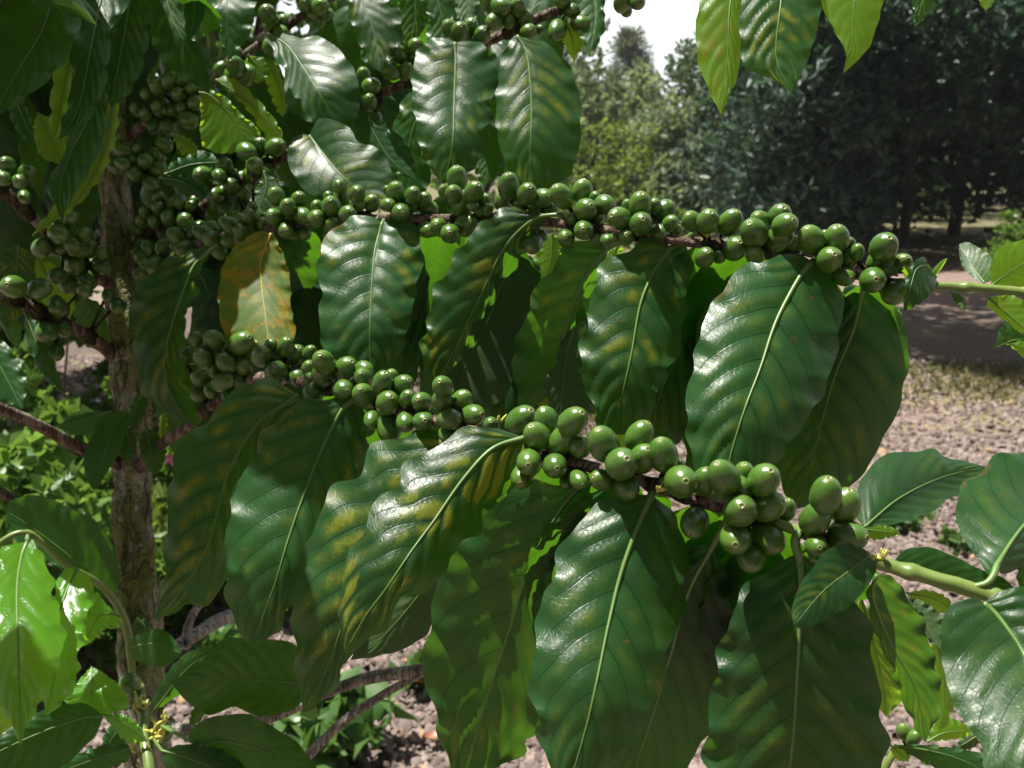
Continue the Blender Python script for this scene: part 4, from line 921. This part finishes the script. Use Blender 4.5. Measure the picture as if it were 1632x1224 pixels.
buds(1406, 890, .363, 9, 5, 5); buds(1388, 893, .362, 5, 4, 6); buds(1048, 782, .388, 5, 6, 7); buds(795, 672, .47, 5, 5, 8)
buds(1126, 376, .51, 6, 8, 9); buds(921, 338, .56, 5, 6, 10); buds(372, 618, .66, 4, 5, 11)
def ground_material():
    b = NT('mulch_and_dirt')
    geo = b.n('NewGeometry').outputs['Position']
    sep = b.n('SeparateXYZ'); b.put(sep.inputs[0], geo)
    x, y = sep.outputs[0], sep.outputs[1]
    n0 = b.noise(geo, .45, 5, .6); n1 = b.noise(geo, 2.2, 5, .65); n2 = b.noise(geo, 14, 4, .6); n3 = b.noise(geo, 70, 3, .6)
    vor = b.n('TexVoronoi'); b.put(vor.inputs['Vector'], geo); vor.inputs['Scale'].default_value = 42
    chip = b.n('SeparateColor'); b.put(chip.inputs[0], vor.outputs['Color'])
    mulch = b.mix(chip.outputs[0], (0.075, 0.052, 0.043), (0.26, 0.205, 0.185))
    mulch = b.mix(b.math('MULTIPLY', b.rng(n2, .5, .7), .5), mulch, (0.10, 0.055, 0.04))
    dirt = b.mix(n2, (0.13, 0.085, 0.07), (0.29, 0.215, 0.185))
    dirt = b.mix(b.math('MULTIPLY', b.rng(y, 6.0, 6.6), b.rng(y, 8.2, 9.2, 1.0, 0.0)), dirt, b.mix(n2, (0.035, 0.026, 0.025), (0.10, 0.072, 0.068)))  # soil darkened across this band, tree shade put into its colour
    grass = b.mix(n2, (0.10, 0.10, 0.035), (0.26, 0.225, 0.10))
    yy = b.math('ADD', b.math('MULTIPLY_ADD', b.math('SUBTRACT', n0, .5), 1.6, y), b.math('MULTIPLY', b.math('SUBTRACT', n1, .5), 1.5))
    dark = b.mix(n2, (0.035, 0.027, 0.024), (0.12, 0.09, 0.078))  # brown soil with the shade of the band in its colour
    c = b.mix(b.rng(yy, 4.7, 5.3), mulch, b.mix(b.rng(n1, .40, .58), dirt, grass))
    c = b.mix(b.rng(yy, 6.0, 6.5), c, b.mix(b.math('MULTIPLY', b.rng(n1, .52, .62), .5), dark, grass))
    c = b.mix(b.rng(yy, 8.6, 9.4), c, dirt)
    c = b.mix(b.rng(yy, 12.3, 14.0), c, b.mix(b.rng(n1, .30, .50), dirt, b.mix(n2, (0.075, 0.085, 0.03), (0.17, 0.155, 0.07))))
    c = b.mix(b.math('MULTIPLY', n3, .35), c, b.mix(n3, (0.07, 0.05, 0.04), (0.33, 0.26, 0.2)))
    h = b.math('ADD', b.math('MULTIPLY', vor.outputs['Distance'], -1.0), b.math('MULTIPLY', n2, .8))
    nb = b.bump(h, .8, .02)
    return b.done(b.bsdf(c, .9, nb, .2).outputs[0])

# ground: one sheet to the horizon, finer near the camera
gx = np.concatenate([-np.geomspace(900, 4, 14), np.linspace(-3.5, 3.5, 29), np.geomspace(4, 900, 14)])
gy = np.concatenate([[-60, -20, -6], np.linspace(-2, 16, 60), np.geomspace(17, 1500, 18)])
X, Y = np.meshgrid(gx, gy, indexing='ij')
rsg = np.random.RandomState(4)
Z = 0.02 * np.sin(X * 1.7 + Y * .9) * np.sin(Y * 1.3) + .012 * np.sin(X * 4.1 - Y * 3.3)
Z = np.where(np.abs(X) + np.abs(Y) > 30, 0, Z)
ny_ = len(gy)
ii, jj = np.meshgrid(np.arange(len(gx) - 1), np.arange(ny_ - 1), indexing='ij')
A = ii * ny_ + jj
gf = np.stack([A, A + ny_, A + ny_ + 1, A + 1], -1).reshape(-1, 4)
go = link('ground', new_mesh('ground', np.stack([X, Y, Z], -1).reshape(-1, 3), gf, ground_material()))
go['kind'] = 'structure'

def chip_material():
    b = NT('lava_rock_mulch')
    geo = b.n('NewGeometry')
    vor = b.n('TexWhiteNoise', noise_dimensions='3D')
    at = b.n('Attribute', attribute_name='tone')
    c = b.mix(at.outputs['Fac'], (0.060, 0.041, 0.035), (0.28, 0.222, 0.205))
    n = b.noise(geo.outputs['Position'], 160, 4, .6)
    c = b.mix(b.math('MULTIPLY', n, .5), c, (0.20, 0.16, 0.145))
    c = b.mix(b.rng(at.outputs['Fac'], 1.05, 1.1), c, b.mix(n, (0.20, 0.11, 0.055), (0.42, 0.31, 0.19)))
    return b.done(b.bsdf(c, .85, b.bump(n, .7, .004), .25).outputs[0])
def chips(n, seed):
    rs = np.random.RandomState(seed)
    dep = 1.5 + 5.2 * rs.rand(n) ** 1.6
    xx = (rs.rand(n) - .5) * 1.35 * (dep + .6)
    s = .0028 + .0085 * rs.rand(n) ** 2.6 + .0009 * dep
    cube = np.array([(-1, -1, -.5), (1, -1, -.5), (1, 1, -.5), (-1, 1, -.5), (-.7, -.75, .55), (.75, -.7, .5), (.7, .7, .6), (-.75, .7, .5)], float)
    cf = np.array([(0, 1, 5, 4), (1, 2, 6, 5), (2, 3, 7, 6), (3, 0, 4, 7), (4, 5, 6, 7)])
    V = cube[None] * (1 + .55 * (rs.rand(n, 8, 3) - .5)) * s[:, None, None] * (np.array([1, 1, .8])[None, None] * (.5 + 1.1 * rs.rand(n, 1, 3)))
    ang = rs.rand(n) * 6.28; tx = (rs.rand(n) - .5) * 1.4; ty = (rs.rand(n) - .5) * 1.4
    ca, sa = np.cos(ang)[:, None], np.sin(ang)[:, None]
    x = V[..., 0] * ca - V[..., 1] * sa; y = V[..., 0] * sa + V[..., 1] * ca; z = V[..., 2] + x * tx[:, None] + y * ty[:, None]
    zg = 0.02 * np.sin(xx * 1.7 + dep * .9) * np.sin(dep * 1.3) + .012 * np.sin(xx * 4.1 - dep * 3.3)
    V = np.stack([x + xx[:, None], y + dep[:, None], z + zg[:, None] + s[:, None] * .35 + .006 * rs.rand(n, 1)], -1).reshape(-1, 3)
    Fq = (cf[None] + (np.arange(n) * 8)[:, None, None]).reshape(-1, 4)
    me = new_mesh('gravel', V, Fq, chip_material(), False)
    at = me.attributes.new('tone', 'FLOAT', 'POINT')
    at.data.foreach_set('value', np.repeat((rs.rand(n) ** 1.2 + (rs.rand(n) < .025) * 1.2).astype(np.float32), 8))
    return me
gv = link('gravel', chips(52000, 5)); gv['kind'] = 'stuff'

def foliage_material(name, c1, c2, trans, tmix=.35, rough=.45, spec=.4):
    b = NT(name)
    at = b.n('Attribute', attribute_name='tone')
    c = b.mix(at.outputs['Fac'], c1, c2)
    tr = b.mix(at.outputs['Fac'], tuple(x * .7 for x in trans), trans)
    pb = b.bsdf(c, rough, None, spec)
    tb = b.n('BsdfTranslucent'); b.put(tb.inputs['Color'], tr)
    ms = b.n('MixShader'); ms.inputs[0].default_value = tmix
    b.t.links.new(pb.outputs[0], ms.inputs[1]); b.t.links.new(tb.outputs[0], ms.inputs[2])
    return b.done(ms.outputs[0])
F_DARK = foliage_material('macadamia_foliage', (0.026, 0.058, 0.042), (0.085, 0.145, 0.10), (0.06, 0.13, 0.05), .3, .46, .45)  # lightened and blued, so some haze sits in the leaf colour
F_GREY = foliage_material('grey_green_foliage', (0.12, 0.17, 0.10), (0.25, 0.31, 0.18), (0.28, 0.36, 0.13), .45, .5)
F_MID = foliage_material('mid_green_foliage', (0.05, 0.085, 0.045), (0.11, 0.16, 0.08), (0.12, 0.19, 0.05), .35, .5)
F_PINE = foliage_material('casuarina_foliage', (0.08, 0.10, 0.06), (0.14, 0.16, 0.09), (0.15, 0.19, 0.07), .4, .6)
F_YEL = foliage_material('yellow_green_foliage', (0.08, 0.14, 0.03), (0.19, 0.25, 0.055), (0.24, 0.34, 0.05), .42, .45)
F_BUSH = foliage_material('garden_bush_foliage', (0.035, 0.10, 0.02), (0.14, 0.24, 0.045), (0.22, 0.38, 0.05), .42, .38)
F_WEED = foliage_material('weed_foliage', (0.05, 0.12, 0.03), (0.11, 0.20, 0.055), (0.14, 0.28, 0.04), .36, .4)
M_PINK = simple_rib('pink_petal', (0.55, 0.10, 0.28), (0.75, 0.25, 0.45))
M_FARTRUNK = bark_material('far_bark', (0.035, 0.028, 0.022), (0.09, 0.07, 0.055), (0.13, 0.11, 0.09), scale=.08)

def leaf_cloud(centres, radii, n_per, ll, lw, rs, droop=.2, whorl=6, shell=.6, squash=1.0):
    """many small folded leaves in whorls, spread through clumps"""
    C = []
    for c, r, n in zip(centres, radii, n_per):
        d = rs.randn(n, 3); d /= np.linalg.norm(d, axis=1)[:, None]
        rad = r * (shell + (1 - shell) * rs.rand(n, 1)) * (0.75 + .35 * rs.rand(n, 1))
        C.append(np.asarray(c) + d * rad * np.array([1, 1, squash]))
    C = np.vstack(C); n = len(C)
    # whorl centres -> whorl leaves
    W = np.repeat(C, whorl, axis=0); m = len(W)
    tip = np.repeat(rs.randn(n, 3) * .6 + np.array([0, 0, .5]), whorl, axis=0)
    dr = rs.randn(m, 3) + tip; dr[:, 2] -= droop; dr /= np.linalg.norm(dr, axis=1)[:, None]
    side = np.cross(dr, rs.randn(m, 3)); side /= np.linalg.norm(side, axis=1)[:, None]
    nrm = np.cross(dr, side)
    L = ll * (.7 + .6 * rs.rand(m, 1)); Wd = lw * (.7 + .6 * rs.rand(m, 1))
    p0 = W + dr * L * .05; pm = W + dr * L * .5; p1 = W + dr * L
    a = pm + side * Wd + nrm * Wd * .35; b2 = pm - side * Wd + nrm * Wd * .35
    V = np.stack([p0, a, p1, b2], 1).reshape(-1, 3)
    base = np.arange(m)[:, None] * 4
    Fq = np.concatenate([base + np.array([[0, 1, 2]]), base + np.array([[0, 2, 3]])], 0)
    tone = np.repeat(np.clip(np.repeat(rs.rand(n), whorl) * .6 + .4 * rs.rand(m), 0, 1), 4).astype(np.float32)
    return V, Fq, tone

def foliage_mesh(name, cl, mat):
    V, Fq, tone = cl
    me = new_mesh(name, V, Fq, mat, False)
    at = me.attributes.new('tone', 'FLOAT', 'POINT'); at.data.foreach_set('value', tone)
    return me

def far_tree(name, label, cat, base, h, crown_z0, rx, n_clump, clump_r, n_leaf, ll, lw, mat, seed, group=None, trunk_r=.12, whorl=6, lean=(0, 0), shape='round', skirt=0, off=(0, 0)):
    rs = np.random.RandomState(seed)
    base = np.array([base[0], base[1], 0.0])
    t = thing(name, label, cat, tuple(base), group)
    cs, rr = [], []
    for i in range(n_clump):
        for _ in range(30):
            q = rs.rand(3) * 2 - 1
            if np.dot(q, q) < 1: break
        kk = q[2] * .5 + .5
        if skirt and rs.rand() < .5: kk = kk * kk * .6
        z = crown_z0 + kk * (h - crown_z0)
        k = (z - crown_z0) / (h - crown_z0)
        wd = rx * (math.sqrt(max(0.05, 1 - (2 * k - .55) ** 2 / 2.2)) if shape == 'round' else (1.05 - k) ** .8)
        ang = rs.rand() * 6.28; rad = wd * math.sqrt(rs.rand())
        if rs.rand() < .45: rad = wd * (.8 + .2 * rs.rand())
        cs.append(np.array([math.cos(ang) * rad + lean[0] * k + off[0], math.sin(ang) * rad + lean[1] * k + off[1], z]))
        rr.append(clump_r * (.6 + .8 * rs.rand()))
    np_ = [max(6, int(n_leaf / n_clump * (r / clump_r) ** 2)) for r in rr]
    cl = leaf_cloud(cs, rr, np_, ll, lw, rs, whorl=whorl)
    link('crown', foliage_mesh('crown', cl, mat), t)
    # trunk and limbs in one woody mesh
    V, FF, off = [], [], 0
    top = np.array([lean[0] * .7, lean[1] * .7, h * .8])
    tp_ = polyres(np.array([[0, 0, -.1], [.05, .03, h * .2], [top[0] * .5 - .06, top[1] * .5, h * .5], top]), 14)
    vv, ff = tube(tp_, np.linspace(trunk_r, trunk_r * .25, 15), 10, .12, seed); V.append(vv); FF += ff; off += len(vv)
    for i in rs.choice(len(cs), min(len(cs), 16), replace=False):
        c = cs[i]; z0 = min(max(c[2] * .55, crown_z0 * .9), h * .75)
        st = np.array([np.interp(z0, tp_[:, 2], tp_[:, 0]), np.interp(z0, tp_[:, 2], tp_[:, 1]), z0])
        pts = polyres(np.array([st, (st + c) / 2 + np.array([0, 0, .12]), c]), 6)
        vv, ff = tube(pts, np.linspace(trunk_r * .42, trunk_r * .1, 7), 6, .1, i)
        V.append(vv); FF += [tuple(k + off for k in q) for q in ff]; off += len(vv)
    link('trunk', new_mesh('trunk', np.vstack(V), FF, M_FARTRUNK), t)
    return t

def gxy(px, Y):
    """ground position at distance Y whose bearing is pixel column px (row 380)"""
    return ((px - CW) / F * Y * 1.0 / math.cos(PITCH) * 1.0, Y)

# the dark orchard trees to the right
g1, g2, g3 = G(1368, 414), G(1436, 396), G(1518, 376)
DO = 'dark orchard trees'
far_tree('orchard_tree', 'dark orchard tree on a stout shadowed trunk left of the slim bare trunk', 'tree', (g1[0] - .85, g1[1]), 4.8, .45, .85, 80, .45, 3600, .17, .030, F_DARK, 11, DO, .17, skirt=1)
far_tree('orchard_tree', 'dark orchard tree on a slim bare trunk beyond the branch tip', 'tree', g2, 4.8, 1.9, 1.5, 90, .5, 3400, .17, .031, F_DARK, 12, DO, .085, skirt=1)
far_tree('orchard_tree', 'dark orchard tree filling the upper right corner', 'tree', (7.9, 12.6), 4.7, 2.0, 1.8, 90, .58, 3400, .17, .030, F_DARK, 13, DO, .13, skirt=1)
far_tree('orchard_tree', 'dark orchard tree further back between two nearer trunks', 'tree', g3, 5.4, .95, 1.7, 90, .75, 2600, .19, .038, F_DARK, 14, DO, .11, skirt=1)
far_tree('orchard_tree', 'dim grey green orchard tree behind the three hanging tip leaves', 'tree', (4.75, 16.2), 4.6, .25, 1.4, 120, .62, 3000, .18, .034, F_DARK, 15, DO, .15, skirt=1)
far_tree('orchard_tree', 'dark orchard tree at the back between the stout trunk and the right edge', 'tree', (9.8, 26.0), 6.4, 1.2, 3.4, 110, .9, 2200, .22, .045, F_DARK, 16, DO, .16, skirt=1)
far_tree('orchard_tree', 'dark orchard tree farthest back at the right edge', 'tree', (15.2, 26.0), 6.4, 1.2, 3.4, 110, .9, 2200, .22, .045, F_DARK, 17, DO, .16, skirt=1)
far_tree('orchard_tree', 'orchard tree whose unseen crown stands above the right edge and shades the dirt', 'tree', (6.9, 8.0), 5.4, 3.5, 2.1, 90, .55, 3400, .17, .036, F_DARK, 18, DO, .13, off=(-3.6, 0))  # out of view; crown set off its trunk to cast shade on the dirt
far_tree('hazy_tree', 'mid green tree filling the space below the three hanging tip leaves', 'tree', (4.45, 18.0), 3.9, .15, 1.5, 80, .5, 2200, .18, .034, F_MID, 27, 'pale sunlit trees', .13, skirt=1)
# paler sunlit trees in the gap
PS = 'pale sunlit trees'
far_tree('hazy_tree', 'pale grey green sunlit tree beside the bright gap of sky', 'tree', (3.35, 17.5), 2.75, .1, 1.1, 60, .48, 2200, .17, .034, F_GREY, 21, PS, .13, skirt=1)
far_tree('hazy_tree', 'grey green tree with loose foliage under the conifer', 'tree', (2.0, 20.5), 2.7, .2, 1.5, 70, .55, 2000, .2, .04, F_GREY, 22, PS, .13, skirt=1)
far_tree('hazy_tree', 'grey green tree mostly hidden behind the coffee leaves', 'tree', (-.6, 19), 5.5, .3, 2.4, 70, .6, 1700, .2, .04, F_GREY, 23, PS, .13)
far_tree('hazy_tree', 'pale grey green tree half hidden by the dark orchard', 'tree', (7.7, 22.0), 5.2, .3, 2.4, 90, .65, 2000, .2, .04, F_GREY, 26, PS, .14, skirt=1)
far_tree('casuarina_tree', 'tall feathery casuarina rising against the white sky', 'tree', (3.95, 34), 5.3, .8, 1.1, 70, .42, 2600, .34, .022, F_PINE, 24, None, .16, 5, (0, 0), 'cone')
far_tree('casuarina_tree', 'smaller feathery casuarina left of the taller one', 'tree', (2.3, 36), 4.5, .8, 1.2, 60, .42, 2200, .34, .022, F_PINE, 25, None, .15, 5, (0, 0), 'cone')
far_tree('yellow_green_shrub', 'sunlit yellow green shrub beside the hanging coffee leaves', 'shrub', gxy(945, 8.4), 2.0, .15, .42, 34, .17, 560, .065, .016, F_YEL, 31, None, .03)
far_tree('sapling', 'small bright lime sapling below the pale trees', 'sapling', gxy(1046, 9.5), 1.1, .2, .15, 12, .12, 110, .08, .026, F_BUSH, 32, None, .015)
far_tree('sapling', 'low seedling on the dirt by the far right trunk', 'sapling', gxy(1590, 11.0), .6, .1, .25, 12, .14, 120, .08, .022, F_BUSH, 33, None, .012)
# greenery behind the coffee tree on the left
far_tree('broadleaf_tree', 'bright green broadleaf tree behind the coffee trunk', 'tree', gxy(60, 5.2), 3.6, .7, 1.3, 80, .34, 1900, .13, .034, F_BUSH, 41, None, .07)
far_tree('broadleaf_tree', 'bright green broadleaf tree showing through gaps near the top', 'tree', gxy(430, 6.5), 4.4, 1.2, 1.5, 80, .36, 1500, .14, .036, F_BUSH, 42, None, .07)
far_tree('broadleaf_tree', 'dark leafy tree behind the left edge', 'tree', gxy(-140, 4.4), 3.2, .5, 1.0, 60, .34, 1500, .13, .034, F_DARK, 43, None, .07)

def bush(label, x, y, r, h, n, seed, mat=F_BUSH, flowers=0, ll=.06, lw=.019):
    rs = np.random.RandomState(seed)
    t = thing('garden_bush', label, 'bush', (x, y, 0), 'low bushes behind the trunk')
    cs, rr = [], []
    for i in range(26):
        a = rs.rand() * 6.28; q = math.sqrt(rs.rand()) * r
        cs.append((math.cos(a) * q, math.sin(a) * q, h * (.15 + .85 * rs.rand()) * (1 - .45 * (q / r) ** 2))); rr.append(.10 * (.7 + .6 * rs.rand()))
    link('foliage', foliage_mesh('foliage', leaf_cloud(cs, rr, [n // 26] * 26, ll, lw, rs, whorl=5), mat), t)
    V, FF, off = [], [], 0
    for c in cs[:14]:
        vv, ff = tube(polyres(np.array([(0, 0, -.03), (c[0] * .4, c[1] * .4, c[2] * .5), c]), 6), np.linspace(.009, .003, 7), 6, .1)
        V.append(vv); FF += [tuple(k + off for k in q) for q in ff]; off += len(vv)
    link('stem', new_mesh('stem', np.vstack(V), FF, M_BRANCH), t)
    for i in range(flowers):
        c = np.array(cs[rs.randint(len(cs))]) + np.array([rs.randn() * .05, -.10 - .05 * rs.rand(), .05])
        V, FF, off = [], [], 0
        for k in range(5):
            a = k * 1.2566
            d = np.array([math.cos(a), -.5, math.sin(a)]); s = np.array([-math.sin(a), 0, math.cos(a)])
            V += [np.zeros(3), d * .012 + s * .008, d * .022, d * .012 - s * .008]; FF.append((off, off + 1, off + 2, off + 3)); off += 4
        link('flower', new_mesh('flower', np.array(V), FF, M_PINK), t, tuple(c))
    return t
bush('low sunlit bush with pink flowers just left of the trunk', -1.30, 2.75, .42, .78, 900, 51, flowers=3)
bush('low yellow green bush at the left edge below the branches', -1.62, 2.35, .40, .72, 900, 52, F_YEL)
bush('low green bush to the right of the trunk foot', -.92, 2.95, .28, .5, 520, 53, F_YEL)
bush('tall leafy bush behind the left branches', -1.75, 3.5, .55, 1.15, 1100, 54)
bush('low leafy bush far behind the trunk', -1.05, 4.1, .5, .8, 900, 55)

def weed(label, px, py, r, n, seed, mat=F_WEED, ll=.06, lw=.02):
    g = G(px, py); rs = np.random.RandomState(seed)
    t = thing('weed_plant', label, 'weed', (g[0], g[1], 0), 'weeds in the mulch')
    cs = [(rs.randn() * r * .5, rs.randn() * r * .5, .03 + r * rs.rand()) for _ in range(n)]
    link('foliage', foliage_mesh('foliage', leaf_cloud(cs, [r * .4] * n, [2] * n, ll, lw, rs, whorl=4), mat), t)
    V, FF, off = [], [], 0
    for c in cs[:8]:
        vv, ff = tube(polyres(np.array([(0, 0, -.02), (c[0] * .5, c[1] * .5, c[2] * .6), c]), 5), np.linspace(.003, .0015, 6), 5)
        V.append(vv); FF += [tuple(k + off for k in q) for q in ff]; off += len(vv)
    link('stem', new_mesh('stem', np.vstack(V), FF, M_SHOOT), t)
weed('green weed clump at the bottom edge under the grey branch', 560, 1185, .11, 16, 61, ll=.085, lw=.03)
weed('green weed at the bottom edge left of the dark hanging leaf', 500, 1215, .10, 12, 62, ll=.085, lw=.03)
weed('small weed by the fork of the grey branch', 660, 1095, .04, 6, 63)
weed('small weed between the branch tip and the right leaf', 1535, 880, .07, 10, 64, ll=.05)
weed('bright weed under the long green shoot', 1445, 855, .06, 9, 65, ll=.05)
weed('weed behind the trunk foot', 300, 985, .10, 12, 67, F_YEL)
weed('weed right of the yellow buds', 345, 1075, .06, 10, 68)
weed('weed below the pale upright leaf', 1490, 790, .07, 9, 71)

def fallen(label, px, py, s, seed, c1, c2):
    g = G(px, py); rs = np.random.RandomState(seed)
    V, FF = [], []
    for i in range(9):
        u = i / 8; wd = s * .32 * math.sin(math.pi * u ** .8) ** .8
        for k in range(5):
            vv = (k - 2) / 2
            V.append(((u - .5) * s, vv * wd, .02 + s * .16 * (vv * vv) + .1 * s * math.sin(3 * u + seed) + .1 * s))
    for i in range(8):
        for k in range(4): FF.append((i * 5 + k, i * 5 + k + 1, i * 5 + k + 6, i * 5 + k + 5))
    o = link('fallen_leaf', new_mesh('fallen_leaf', np.array(V), FF, simple_rib('dry_leaf', c1, c2)), None, (g[0], g[1], 0.005))
    o.rotation_euler = (0, 0, rs.rand() * 6.28)
    o['label'] = label; o['category'] = 'dry leaf'; o['group'] = 'dry leaves on the mulch'
fallen('orange dry leaf lying under the grey branch', 662, 1102, .05, 1, (.42, .16, .05), (.5, .25, .1))
fallen('cream coloured dry leaf just right of the drooping leaf tip', 534, 1128, .036, 2, (.6, .5, .3), (.7, .6, .4))
fallen('brown dry leaf at the bottom beside the dark leaf', 690, 1190, .055, 3, (.22, .09, .05), (.3, .14, .08))
fallen('tan dry leaf in the gravel at far right', 1590, 860, .05, 4, (.4, .25, .15), (.5, .35, .2))
fallen('pale dry leaf near the bottom left buds', 318, 1125, .05, 5, (.5, .42, .33), (.6, .5, .4))

def grass_blades():
    rs = np.random.RandomState(91); V = []; n = 0
    pts = []
    while len(pts) < 9000:
        y = 4.6 + 1.9 * rs.rand() if rs.rand() < .62 else 11.5 + 6 * rs.rand()
        x = (-.9 + 6.2 * rs.rand()) * (y / 6.5)
        if math.sin(x * 2.3 + y * 1.1) + math.sin(y * 3.1 - x * 1.4) + rs.randn() * .6 < .35: continue
        pts.append((x, y))
    pts = np.array(pts); m = len(pts)
    a = rs.rand(m) * 6.28; h = (.014 + .028 * rs.rand(m)) * (1 + .06 * (pts[:, 1] - 5)); w_ = .0035 + .003 * rs.rand(m) + .0006 * pts[:, 1]
    ln = rs.randn(m, 2) * .5 * h[:, None]
    b = np.c_[pts, np.zeros(m)]; s = np.c_[np.cos(a), np.sin(a), np.zeros(m)] * w_[:, None]
    mid = b + np.c_[ln * .35, h * .6]; top = b + np.c_[ln, h]
    V = np.stack([b - s, b + s, mid + s * .7, top, mid - s * .7], 1).reshape(-1, 3)
    k = np.arange(m)[:, None] * 5
    Fq = np.concatenate([k + np.array([[0, 1, 2]]), k + np.array([[0, 2, 4]]), k + np.array([[4, 2, 3]])], 0)
    return V, Fq, np.repeat(rs.rand(m), 5).astype(np.float32)
F_GRASS = foliage_material('dry_grass', (0.10, 0.11, 0.035), (0.24, 0.22, 0.095), (0.15, 0.16, 0.05), .3, .6, .2)
gr = link('grass', foliage_mesh('grass', grass_blades(), F_GRASS)); gr['kind'] = 'stuff'

# ------------------------------------------------------------------ the hazy air
hv = np.array([(x, y, z) for x in (-60, 60) for y in (-6, 70) for z in (-1.2, 12.0)], float)
hf = [(0, 1, 3, 2), (4, 6, 7, 5), (0, 4, 5, 1), (2, 3, 7, 6), (0, 2, 6, 4), (1, 5, 7, 3)]
hm = bpy.data.materials.new('hazy_air'); hm.use_nodes = True
hm.node_tree.nodes.clear()
ho_ = hm.node_tree.nodes.new('ShaderNodeOutputMaterial'); hp_ = hm.node_tree.nodes.new('ShaderNodeVolumePrincipled')
hp_.inputs['Color'].default_value = (0.86, 0.92, 1.0, 1); hp_.inputs['Density'].default_value = 0.0009
hp_.inputs['Anisotropy'].default_value = 0.3
hm.node_tree.links.new(hp_.outputs[0], ho_.inputs['Volume'])
hz = link('haze', new_mesh('haze', hv, hf, hm, False)); hz['kind'] = 'stuff'
